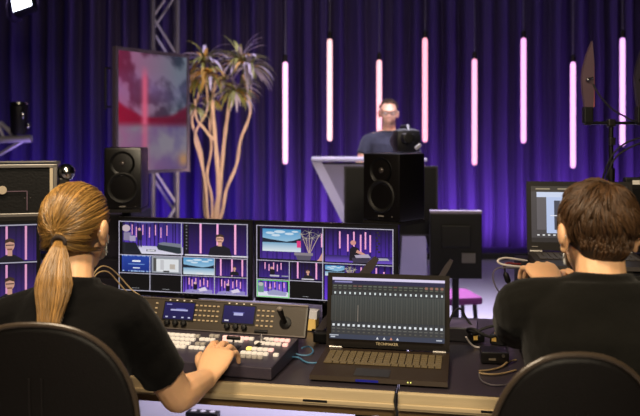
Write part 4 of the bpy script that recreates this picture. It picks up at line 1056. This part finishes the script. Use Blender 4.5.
# ------------------------------------------------------------------ seated operators
def seated(name, label, head, hs, fwd, pel, neck, arms, cloth, sleeve, grow, skin, nseed, collar, sh=(.165, .085), armr=1.0, chest=(.150, .108), neckr=.054):
    """arms: {side: (shoulder, elbow, wrist, hand fwd, curls, thumb)} ; everything in world space relative to the thing's base"""
    base = Vector((pel[0], pel[1], 0)); r = thing(name, base, 0, label, 'person')
    W = lambda p: Vector(p)-base
    head = W(head); pel = W(pel); neck = W(neck)
    mb = MB(); head_shape(mb, head, fwd, (0, -.05, 1), hs)
    limb(mb, neck+Vector((0, -.01, -.05)), head+Vector((0, -.018, -.045)), (neckr+.004, neckr+.002), (neckr, neckr+.002))
    torso(mb, pel, neck, (1, 0, 0), grow=-.012, sh=sh, chest=chest)
    A = {}
    for q, (S, E, Wr, hf, nrm, curls, th) in arms.items():
        S, E, Wr = W(S), W(E), W(Wr); A[q] = (S, E, Wr)
        limb(mb, neck+Vector((q*.05, -.005, -.055)), S, .045, .050)
        muscle(mb, S, E, .048*armr, .046*armr, .040*armr, .4); muscle(mb, E, Wr, .041*armr, .042*armr, .027*armr, .25)
        hand(mb, Wr, hf, nrm, th, curls, 1.14)
    for q in (-1, 1):
        hp = pel+Vector((q*.09, .0, -.03)); kn = pel+Vector((q*.13, .43, -.05)); an = Vector((q*.13, kn.y+.03, .09))
        muscle(mb, hp, kn, .078, .072, .052); muscle(mb, kn, an, .050, .054, .036); limb(mb, an, an+Vector((0, .12, -.05)), .034, .028)
    blob('body', mb, .0042, skin, r, 3)
    # clothes
    mb = MB(); torso(mb, pel+Vector((0, 0, .0)), neck+Vector((0, -.002, -.012)), (1, 0, 0), grow=grow, sh=(sh[0], sh[1]), top=1.0, chest=chest)
    for q, (S, E, Wr) in A.items():
        limb(mb, neck+Vector((q*.055, -.005, -.060)), S, .050+grow*.6, .056+grow*.6)
        g = grow*.7+.004 if sleeve < 1 else grow*.35
        if sleeve < 1:
            p = [S, S.lerp(E, .35), S.lerp(E, .65), S.lerp(E, sleeve)]
            limb(mb, S, S.lerp(E, .2), .053+g, .051+g); mb.tube(p, [.050+g, .048+g, .047+g, .049+g], 22)
        else:
            muscle(mb, S, E, .056+g, .056+g, .050+g, .5); muscle(mb, E, Wr.lerp(E, .20), .050+g, .050+g, .036+g, .35)
            e = (Wr-E).normalized(); mb.tube([Wr-e*.06, Wr-e*.032], [.038+g*.6, .034+g*.5], 18)
    if collar:
        mb.tube([neck+Vector((0, -.012, -.060)), neck+Vector((0, -.008, -.02)), neck+Vector((0, -.004, .008))], [(.100, .080), (.074, .068), (.065, .064)], 24)
    if False:
        mb.tube([neck+Vector((.068*math.cos(t), -.004+.064*math.sin(t)-.012, .004-.020*math.sin(t))) for t in [2*PI*i/24 for i in range(24)]], .010, 10, wrap=True)
    def wr(p):
        v = p+Vector((nseed, 0, 0))
        f = noise.noise(Vector((v.x*7, v.y*7, v.z*13)))+.5*noise.noise(Vector((v.x*16, v.y*14, v.z*24+4)))
        return .0065*f+.004*abs(noise.noise(Vector((v.x*9+v.z*8, v.y*9, v.z*5-v.x*4))))
    blob('t_shirt' if sleeve < 1 else 'pullover', mb, .006, cloth, r, 4, dfun=wr)
    mb = MB(); limb(mb, pel+Vector((-.07, 0, -.02)), pel+Vector((.07, 0, -.02)), (.115, .125), (.115, .125))
    for q in (-1, 1):
        hp = pel+Vector((q*.085, 0, -.02)); kn = pel+Vector((q*.13, .43, -.045)); an = Vector((q*.13, kn.y+.03, .09))
        limb(mb, hp, kn, .088, .066); limb(mb, kn, an, .064, .052)
    blob('trousers', mb, .008, JEANS, r, 4)
    for q in (-1, 1):
        an = Vector((q*.13, pel.y+.46, .09)); mb = MB(); shoe(mb, an, (0, 1, 0)); blob('shoe', mb, .006, BLK, r, 2)
    return r, head

def frame(fwd):
    f = Vector(fwd).normalized(); u = Vector((0, -.05, 1)); u = (u-f*u.dot(f)).normalized(); return f.cross(u).normalized(), f, u
# --- woman with the ponytail
wf = Vector((.22, .97, -.12)).normalized()
wh = at(77, 230, 1.98)
WS = Vector((-.470, 1.87, 1.018)); WE = at(178, 396, 1.96); WW = at(206, 379, 2.13)
LS = Vector((-.765, 1.87, 1.000)); LE = Vector((-.86, 1.98, .82)); LW = Vector((-.74, 2.18, .805))
hf = Vector((.26, .82, .50))
woman, wh = seated('person', 'person with golden ponytail and black T-shirt seen from behind, one hand on the console', wh, 1.0, wf,
    (-.615, 1.79, .57), (-.605, 1.895, 1.098),
    {1: (WS, WE, WW, hf, (-.12, -.5, .85), (.36, .42, .52, .66), -1), -1: (LS, LE, LW, (.25, .9, -.05), (0, 0, 1), (.3, .3, .3, .3), 1)},
    SHIRT, .74, .010, SKIN, 3, True, (.150, .078), 1.05, (.142, .10), .047)
rt, fw, up = frame(wf)
def HP(d, k=1.0, s=1.0, cz=.026):   # point on the scalp in direction d (head frame)
    q = 1/max(.45, math.sqrt(1-min(.8, d[2]*d[2])))*(1+.12*d[2]) if d[2] < -.1 else 1
    q = min(q, 1.5) if d[1] < 0 else 1
    return wh+(rt*d[0]*.080*q+fw*(d[1]*.100*q-.008)+up*(d[2]*.092+cz))*k*s
tie_d = Vector((.0, -.93, -.36)).normalized(); tie = wh+fw*-.106+up*-.026+rt*.018
mb = MB(); R3 = Matrix((rt, fw, up)).transposed()
mb.ell(wh+fw*-.012+up*.028, (.079, .098, .091), 28, 18, R=R3); mb.ell(wh+fw*-.035+up*-.020, (.066, .064, .064), 24, 16, R=R3)
HB = mat('golden_hair_base', (88, 62, 34), .5, var=.3, vscale=60)
blob('hair_base', mb, .005, HB, woman, 5)
rr = random.Random(21); paths = []
import itertools
for k in range(2600):
    z = rr.uniform(-.85, 1); ph = rr.uniform(0, 2*PI); q = math.sqrt(max(0, 1-z*z)); d = Vector((q*math.cos(ph), q*math.sin(ph), z))
    # hairline: no face, no ears, nape starts at mid neck
    if d.y > .35 and d.z < .55: continue
    if d.y > .02 and d.z < -.02: continue
    if abs(d.x) > .70 and d.z < -.12 and d.y > -.35: continue
    n = 11; pts = []; ang = d.angle(tie_d)
    if ang < .12: continue
    wob = rr.uniform(-.03, .03); lift = rr.uniform(.0, .045); ph2 = rr.uniform(0, 6)
    axis = d.cross(tie_d).normalized()
    for i in range(n):
        t = i/(n-1); a = ang*t
        v = (Matrix.Rotation(a, 3, axis) @ d); v = v+axis*wob*math.sin(PI*t)
        v.normalize(); kk = 1.02+lift*math.sin(PI*min(1, t*1.1))+.006*math.sin(ph2+9*t)
        p = HP(v, kk)
        p = p.lerp(tie, max(0, (t-.72)/.28)**1.6*.9)
        pts.append(p)
    g = rr.gauss(1.0, .30)+.9*noise.noise(d*7); g = max(.32, min(2.0, g))*(.62 if d.z < -.45 else 1); w = .92+.12*rr.random()
    paths.append((pts, .0013, .0011, (g, g*w, g*w*.9)))
strand_mesh('hair', paths, HAIRW, woman)
MB().tube([tie+rt*.017*math.cos(t)+up*.013*math.sin(t)+fw*-.006+up*-.004 for t in [2*PI*i/20 for i in range(20)]], .0050, 10, wrap=True).build('hair_tie', mat('hair_tie_dark', (38, 26, 20), .8), woman, True)
paths = []
t0 = tie; dn = Vector((.0, -.02, -1))
def pony(t):   # centre line and half width
    c = t0+fw*-.026*math.sin(min(1, t*2.2)*PI*.5)+Vector((.012*math.sin(t*PI*.8)+.004*t, -.105*t**1.1, -.235*t))
    w = .010+.037*math.sin(min(1, t*1.55)*PI*.62)*(1-.85*max(0, t-.40)/.60)
    return c, w
for k in range(1100):
    a = rr.uniform(0, 2*PI); q = math.sqrt(rr.random()); end = rr.uniform(.80, 1.02); pts = []; f1 = rr.uniform(0, 6)
    for i in range(13):
        t = end*i/12; c, w = pony(t)
        wob = .0025*math.sin(f1+7*t)
        pts.append(c+rt*(math.cos(a)*q*w+wob)+fw*(math.sin(a)*q*w*.62))
    g = max(.32, min(2.0, rr.gauss(1.0, .30)+.9*noise.noise(Vector((math.cos(a)*2.2, math.sin(a)*2.2, q)))))
    paths.append((pts, .0014, .0006, (g, g*.97, g*.9)))
strand_mesh('ponytail', paths, HAIRW, woman)
def mask_edge(root, h, rt, fw, up, s, side):
    mb = MB()
    pts = []
    vs = []; fs = []
    for i in range(9):
        u = (i/8-.5)*2.0
        for j in range(5):
            v = j/4; x = math.sin(u*.95)*.076*s; y = (math.cos(u*.95)*.082+.022*(1-abs(u)))*s-.004
            vs.append(h+rt*x+fw*y+up*((-.038+(.030-.072*v)*(1-.70*u*u))*s+(-.012 if abs(u) > .8 else 0)))
    for i in range(8):
        for j in range(4): a = i*5+j; fs.append((a, a+1, a+6, a+5))
    mb.add(vs, fs); o = mb.build('face_mask', mat('mask_white', (225, 230, 232), .8, bump=.2), root, smooth='all', fix=False)
    sm = o.modifiers.new('s', 'SOLIDIFY'); sm.thickness = .002
    for q in (-1, 1):
        MB().tube([h+rt*q*.069*s+fw*.040*s+up*-.030*s, h+rt*q*.080*s+fw*.01*s+up*.0*s, h+rt*q*.086*s+fw*-.02*s+up*.026*s, h+rt*q*.084*s+fw*-.036*s+up*.0*s, h+rt*q*.072*s+fw*.010*s+up*-.040*s, h+rt*q*.066*s+fw*.045*s+up*-.055*s], .0013, 6).build('ear_loop', mat('mask_white', (225, 230, 232), .8), o, True)
mask_edge(woman, wh, rt, fw, up, 1.0, 1)

# --- man with short hair
mf = Vector((-.04, 1, -.16)).normalized()
mh = at(597, 236, 1.78)
man, mh = seated('person', 'person with short brown hair seen from behind, typing on the raised laptop', mh, 1.03, mf,
    (.635, 1.63, .575), (.628, 1.725, 1.140),
    {-1: (Vector((.455, 1.745, 1.062)), at(518, 326, 1.93), at(554, 286, 2.10), (-.12, .92, .36), (0, -.36, .95), (.50, .52, .54, .56), 1),
     1: (Vector((.805, 1.745, 1.062)), Vector((.90, 1.93, .955)), Vector((.80, 2.12, 1.050)), (-.45, .95, .17), (0, 0, 1), (.3, .32, .34, .36), -1)},
    HOOD, 1.2, .022, SKIN, 8, True, (.165, .085), 1.0, (.155, .112))
rt, fw, up = frame(mf); R3 = Matrix((rt, fw, up)).transposed()
mb = MB(); mb.ell(mh+fw*-.012+up*.034, (.080, .099, .092), 28, 18, R=R3); mb.ell(mh+fw*-.040+up*-.018, (.060, .054, .052), 24, 16, R=R3)
blob('hair_base', mb, .005, mat('brown_hair_base', (42, 29, 18), .6, var=.3, vscale=60), man, 5)
rr = random.Random(33); paths = []
for k in range(4200):
    z = rr.uniform(-.64, 1); ph = rr.uniform(0, 2*PI); q = math.sqrt(max(0, 1-z*z)); d = Vector((q*math.cos(ph), q*math.sin(ph), z))
    if d.y > .45 and d.z < .45: continue
    if d.y > -.05 and d.z < .0: continue
    if abs(d.x) > .50 and d.z < -.12 and d.y > (-.35 if d.z > -.5 else -.6): continue
    p = mh+rt*d.x*.080+fw*(d.y*.098-.012)+up*(d.z*.092+.034)
    if d.z < -.1: p = mh+rt*d.x/q*.071*(1+.12*d.z)+fw*(d.y/q*.080*(1+.15*d.z)-.026)+up*(d.z*.098+.024)
    crown = Vector((.15, -.45, .88)).normalized()
    tn = (d-crown); tn = (tn-d*tn.dot(d))
    tn = tn.normalized() if tn.length > .02 else Vector((1, 0, 0))
    lo = 1 if d.z > .05 else max(.12, 1-(.05-d.z)*3); sw = d.cross(tn)*.35*lo; cl = noise.noise(d*4.5); cl2 = noise.noise(d*4.5+Vector((9, 3, 1)))
    tl = (tn+sw+d.cross(tn)*cl*1.1*lo+d*(.06+(.24+.35*cl2)*lo)).normalized()
    L = (.024+.026*lo)*rr.uniform(.7, 1.15)
    W_ = lambda v: rt*v.x+fw*v.y+up*v.z
    pts = []; q_ = p.copy(); dv = tl
    for i in range(6):
        pts.append(q_.copy()); q_ = q_+W_(dv)*L/5; dv = (dv-d*.22+Vector((0, 0, -.08))).normalized()
    g = max(.45, min(2.0, rr.gauss(1.0, .25)+.5*max(0, cl))); w = .9+.1*rr.random()
    paths.append((pts, .0009+.0006*lo, .0006, (g, g*w, g*w*.92)))
strand_mesh('hair', paths, HAIRM, man)
mask_edge(man, mh, rt, fw, up, 1.03, -1)

# ------------------------------------------------------------------ dark equipment cabinet beyond the desk
def cabinet():
    d = 4.05; a = at(84, 214, d); b = at(124, 214, d); w = b.x-a.x+.12
    r = thing('equipment_cabinet', ((a.x+b.x)/2-.04, d, 0), rad(-6), 'dark equipment cabinet standing between the ponytailed head and the multiview monitor', 'cabinet')
    MB().box((0, .2, a.z/2+.02), (w, .4, a.z-.04), bev=.006).build('shell', mat('cabinet_black', (20, 17, 24), .5), r)
    k = 0; z = .12
    while z < a.z-.14:
        MB().box((0, -.003, z+.05), (w-.04, .01, .085), bev=.003).build('rack_panel', mat('panel_violet', (48, 36, 62) if k % 2 else (30, 26, 36), .4), r)
        if k % 2: MB().cyl((.04, -.006, z+.05), (.04, -.022, z+.05), .018).build('knob', mat('knob_pale', (150, 125, 130), .4), r, True)
        z += .1; k += 1
    for s in (-1, 1):
        for y in (.05, .35): MB().cyl((s*(w/2-.05), y, 0), (s*(w/2-.05), y, .04), .02).build('foot', RUBBER, r, True)
cabinet()

# ------------------------------------------------------------------ small things on the desks
def cable(name, pts, rad_, m, label, group=None, n=8, sub_=6):
    pts = [Vector(p) for p in pts]; out = []
    for k in range(len(pts)-1):
        p0 = pts[max(k-1, 0)]; p1 = pts[k]; p2 = pts[k+1]; p3 = pts[min(k+2, len(pts)-1)]
        for i in range(sub_):
            t = i/sub_; out.append(.5*((2*p1)+(p2-p0)*t+(2*p0-5*p1+4*p2-p3)*t*t+(3*p1-p0-3*p2+p3)*t**3))
    out.append(pts[-1]); c = out[0].copy()
    o = MB().tube([p-c for p in out], rad_, n).build(name, m, None, True); o.location = c
    return tag(o, label, 'cable', group)
CREAM = mat('cream_cable', (170, 145, 105), .5); GREYC = mat('grey_cable', (95, 90, 95), .5); BLUEC = mat('blue_cable', (70, 120, 155), .5); WC = mat('white_cable', (215, 205, 200), .5)
zt_ = .754
# router with two paddle antennas behind the wide laptop
q = Vector((.14, 2.635, .752))
r = thing('router', q, rad(-10), 'black box with two upright flat antennas hidden behind the wide laptop lid', 'router')
MB().box((0, 0, .02), (.32, .08, .036), bev=.006).build('case', BLK, r)
for sx, tip, lab in ((-.15, .205, 0), (.150, .155, 1)):
    hgt = .262; t0 = Vector((sx, 0, .03)); t1 = Vector((sx+tip, -.01, hgt+.03)); e = (t1-t0).normalized(); sd = Vector((0, 1, 0)); nx = e.cross(sd).normalized()
    W2 = .013 if lab == 0 else .008
    vs = []
    for f, k in ((0, .6), (.12, 1), (.9, 1.15), (1, .7)):
        c_ = t0.lerp(t1, f)
        for a_, b_ in ((-1, -1), (1, -1), (1, 1), (-1, 1)): vs.append(c_+nx*a_*W2*k+sd*b_*.006)
    mb = MB(); mb.rings([vs[i:i+4] for i in range(0, 16, 4)]); mb.build('antenna', mat('antenna_dark', (62, 56, 58), .4), r)
# boxes on the desk beside the wide laptop
def flat_box(name, px, py, w, dp, h, rz, m, label, mt=None, cat='box'):
    c = atz(px, py, .752); r = thing(name, c, rz, label, cat)
    MB().box((0, dp/2, h/2), (w, dp, h), bev=.004).build('case', m, r)
    return r
r = flat_box('network_switch', 462, 342, .105, .12, .048, rad(-12), mat('box_dark', (30, 27, 32), .35), 'dark box with pale purple-lit top behind the wide laptop, cable loops on it')
MB().box((0, .06, .0485), (.098, .112, .002)).build('top_plate', mat('box_top_purple_lit', (104, 96, 118), .3), r)  # purple light falling on the box top is put into this plate's colour
MB().box((-.046, -.0015, .012), (.005, .003, .005)).build('status_light', mat('led_y', (230, 190, 110), .4, emit=(240, 200, 120), es=1), r)
r = flat_box('audio_interface', 495, 364, .085, .075, .036, rad(-8), mat('box_dark2', (24, 22, 22), .35), 'small black box with a tiny pale label, lying on the desk beside the short-haired person')
MB().box((-.008, -.0015, .014), (.022, .002, .006)).build('label_plate', mat('label_tan', (120, 110, 95), .5), r)
mb = MB(); mb.cyl((.025, -.004, .026), (.025, .002, .026), .005); mb.build('jack', ALU, r, True)
for px, py, w, lb in ((478, 343, .075, 'black power adapter with yellow label, against the purple-lit box'), (497, 345, .070, 'black power adapter behind the small black box, with a yellow sticker')):
    r = flat_box('power_adapter', px, py, w*.72, .10, .034, rad(20 if px < 490 else -25), mat('adapter_black', (20, 19, 20), .4), lb, cat='power adapter')
    MB().box((0, .03, .035), (.026, .030, .0012)).build('yellow_label', mat('label_yellow', (235, 195, 105), .5), r)
    MB().box((-.010, -.001, .018), (.015, .002, .014)).build('front_sticker', mat('label_yellow', (235, 195, 105), .5), r)
c0 = atz(485, 340, .79)
cable('power_cable', [c0+Vector((.05*math.cos(t)*(1+.1*math.sin(3*t)), .035*math.sin(t)+.03, .022+.012*math.sin(2*t+.5))) for t in [2*PI*i/10 for i in range(14)]], .0045, RUBBER, 'thick black cable coiled over the power adapters')
cable('black_cable', [atz(447, 336, .76), at(449, 322, 2.66), at(455, 311, 2.68), at(461, 309, 2.70), at(466, 318, 2.70), at(472, 326, 2.68), at(476, 331, 2.66), atz(480, 337, .775)], .0042, RUBBER, 'black cable arching over the purple-lit box')
cable('cream_cable', [atz(479, 371, zt_), atz(490, 370, zt_), atz(501, 367, zt_), atz(508, 362, zt_+.004), atz(516, 360, zt_)], .003, CREAM, 'cream cable nearest the small black box, running into it', 'cream cables in front of the small black box')
cable('cream_cable', [atz(479, 373, zt_), atz(492, 374.5, zt_), atz(505, 373, zt_), atz(516, 370, zt_)], .003, CREAM, 'cream cable next to the thin grey one, a step away from the small black box', 'cream cables in front of the small black box')
cable('grey_cable', [atz(479, 374, zt_), atz(482, 381, zt_), atz(492, 385, zt_), atz(504, 385, zt_), atz(516, 382, zt_)], .0028, GREYC, 'thin grey cable curving nearest the desk edge beside the round chair')
cable('white_cable', [atz(466, 337, .80), atz(470, 343, .775), atz(476, 347, .757), atz(486, 347, .757)], .003, WC, 'short pale cable hanging from the purple-lit box')
# cables of the raised laptop
L2x = at(527, 266, 2.52)
cable('white_cable', [at(526, 267, 2.50), at(512, 266, 2.47), at(501, 264, 2.46), at(498, 260.5, 2.46), at(505, 258, 2.49), at(518, 259.5, 2.52), at(527, 261, 2.55)], .0036, WC, 'white cable looping out of the side of the raised laptop')
cable('red_cable', [at(527, 264, 2.51), at(516, 264, 2.49), at(508, 263, 2.48), at(504, 266, 2.48), at(505, 270, 2.48)], .003, mat('red_cable', (120, 40, 35), .5), 'short dark red cable beside the raised laptop')
cable('grey_cable', [at(526, 268.5, 2.48), at(510, 268, 2.44), at(498, 268, 2.42), at(493, 274, 2.42), at(495, 285, 2.42), at(503, 298, 2.42), at(512, 309, 2.42), at(518, 330, 2.42), atz(520, 352, .757)], .0024, GREYC, 'thin grey cable bowing down from the raised laptop to the desk')
a = at(505, 272, 2.46); b = at(509, 284, 2.46); r = thing('cable_adapter', a, 0, 'small black in-line plug dangling from a cord below the raised laptop', 'adapter')
MB().tube([V(0, 0, .0), (b-a)*.2, (b-a)*.75, (b-a)], [.004, .0095, .0095, .004], 10).build('plug_body', BLK, r, True)
cable('black_cable', [b, b.lerp(at(520, 300, 2.46), .5)+V(0, 0, -.01), at(520, 300, 2.44), at(524, 330, 2.42), atz(526, 352, .757)], .0026, RUBBER, 'thin black cord running from the dangling plug towards the desk')
cable('black_cable', [a, a+V(0, .0, .012), at(506, 266, 2.49), at(515, 265, 2.52), at(528, 266, 2.55)], .0022, RUBBER, 'short black cord joining the dangling plug to the raised laptop')
# beside the console
cable('blue_cable', [atz(302, 348, .775), atz(309, 346.5, .765), atz(313, 351, .757), atz(309, 355, .757), atz(300, 355, .757), atz(292, 352, .765)], .0026, BLUEC, 'blue cable looping from the rear corner of the console')
cable('blue_cable', [atz(289, 357, .765), atz(298, 357.5, .757), atz(306, 362, .757), atz(315, 363, .757), atz(322, 361, .757)], .0028, BLUEC, 'blue cable running from the console towards the wide laptop')
c = atz(309, 331, .752)
r = thing('note_block', c+V(.012, .03, 0), rad(-14), 'small block of white and yellow paper notes behind the console corner', 'paper')
MB().box((0, 0, .020), (.036, .05, .04), bev=.001).build('yellow_sheets', mat('paper_yellow', (235, 200, 120), .7), r)
MB().box((.002, 0, .056), (.034, .044, .030), bev=.001, M=Ry(.06)).build('white_sheets', mat('paper_white', (215, 215, 225), .7), r)
# gooseneck cables behind the woman's neck
cable('beige_cable', [at(88, 300, 2.66), at(92, 278, 2.66), at(100, 267, 2.68), at(110, 268, 2.72), at(120, 277, 2.76), at(131, 289, 2.78), at(143, 299, 2.76), atz(150, 322, .80)+V(0, .06, 0)], .0026, CREAM, 'upper beige cable arching behind the ponytailed neck across the monitor corner')
cable('beige_cable', [at(86, 300, 2.62), at(90, 284, 2.62), at(98, 273, 2.64), at(108, 272, 2.68), at(117, 281, 2.72), at(127, 292, 2.74), at(137, 300, 2.74), atz(144, 324, .80)+V(0, .06, 0)], .0026, CREAM, 'lower beige cable arching behind the ponytailed neck across the monitor corner')
# power strip on the floor under the desk
c = atz(203, 414, .03)
r = thing('power_strip', (c.x, c.y, 0), rad(-10), 'black power strip with white sockets on the floor under the desk', 'power strip')
MB().box((0, 0, .022), (.17, .06, .044), bev=.006).build('case', BLK, r)
for k in range(3): MB().cyl((-.05+.05*k, 0, .044), (-.05+.05*k, 0, .046), .015).build('socket', mat('socket_pale', (190, 185, 190), .5), r, True)

# ------------------------------------------------------------------ antenna stand
def antenna_stand():
    d = 2.95; b = at(611, 123, d)
    r = thing('antenna_stand', (b.x, d, 0), 0, 'black upright stand with a cross bar rising behind the short-haired head', 'stand')
    MB().cyl((0, 0, .02), (0, 0, b.z), .0085).build('upper_pole', BLK, r, True)
    MB().cyl((0, 0, .02), (0, 0, at(0, 168, d).z), .014).build('lower_pole', BLK, r, True)
    x0 = at(583, 0, d).x-b.x; x1 = at(650, 0, d).x-b.x
    mb = MB(); mb.cyl((x0+.02, 0, b.z), (x1, 0, b.z+.0), .006); mb.build('cross_bar', BLK, r, True)
    MB().box((0, 0, b.z), (.03, .03, .03), bev=.006).build('clamp', DARKM, r)
    mb = MB(); mb.box((0, -.01, b.z-.07), (.022, .022, .03), bev=.004); mb.build('pole_collar', DARKM, r)
    for k in range(3):
        t = 2*PI*k/3+.4; MB().tube([(0, 0, .35), (.32*math.cos(t), .32*math.sin(t), .01)], .010, 8).build('leg', DARKM, r, True)
    PADM = mat('paddle_mauve', (84, 64, 74), .4, var=.15, vscale=12)
    for dx, lb, nm in ((at(587.5, 0, d).x-b.x, 'mauve pointed paddle antenna upright on the cross bar beside the lilac light tubes', 0), (at(640.5, 0, d).x-b.x, 'dark paddle antenna at the picture edge on the far end of the cross bar', 1)):
        p = thing('paddle_antenna', (b.x+dx, d, b.z), 0, lb, 'antenna')
        sc_ = d/F; cx = 587.5
        prof = [(591.5, 41), (593.2, 60), (593.2, 90), (592.6, 108), (584.5, 108), (582.2, 92), (581.2, 78), (582.6, 68), (586.5, 54)]
        prof = [((x-cx)*sc_, (123-y)*sc_) for x, y in prof]
        MB().prism(prof, -.011, .011).build('paddle', PADM if nm == 0 else mat('paddle_dark', (40, 34, 44), .4), p)
        if nm == 0: MB().tube([((593.3-cx)*sc_, -.006, (123-y)*sc_) for y in (60, 78, 92, 107)], [.0015, .0024, .003, .003], 8).build('edge_highlight', mat('highlight_pink', (225, 120, 125), .2, .2, emit=(225, 110, 120), es=.0), p, True)  # pink strip stands in for the highlight along the paddle's edge
        MB().box((0, 0, .030), (.034, .034, .062), bev=.004).build('receiver_box', BLK, p)
        MB().box((0, 0, -.004), (.024, .024, .008)).build('mount', DARKM, p)
        mb = MB(); mb.ell((-.004, -.018, (123-80)*sc_), (.009, .010, .009), 14, 10); mb.cyl((-.004, -.015, (123-80)*sc_), (.016, -.015, (123-78)*sc_), .0045); mb.build('swivel_knob', CHROME if nm == 0 else DARKM, p, True)
    cable('black_cable', [at(593, 84, d-.01), at(600, 96, d-.02), at(612, 109, d-.02), at(624, 116, d-.02), at(633, 121, d-.02), at(641, 122, d)], .0035, RUBBER, 'black cable slanting from the mauve paddle antenna to the cross bar end')
    cable('black_cable', [at(650, 136, d-.02), at(636, 139, d-.03), at(624, 144, d-.03), at(614, 153, d-.03), at(607, 166, d-.02), at(602, 182, d), at(600, 205, d), at(600, 240, d)], .0036, RUBBER, 'upper of two black cables arching down beside the antenna pole')
    cable('black_cable', [at(650, 140, d-.03), at(638, 144, d-.04), at(627, 149, d-.04), at(616, 157, d-.04), at(609, 170, d-.04), at(604.5, 184, d-.02), at(603, 206, d-.02), at(603, 240, d-.02)], .0036, RUBBER, 'lower of two black cables arching down beside the antenna pole')
antenna_stand()
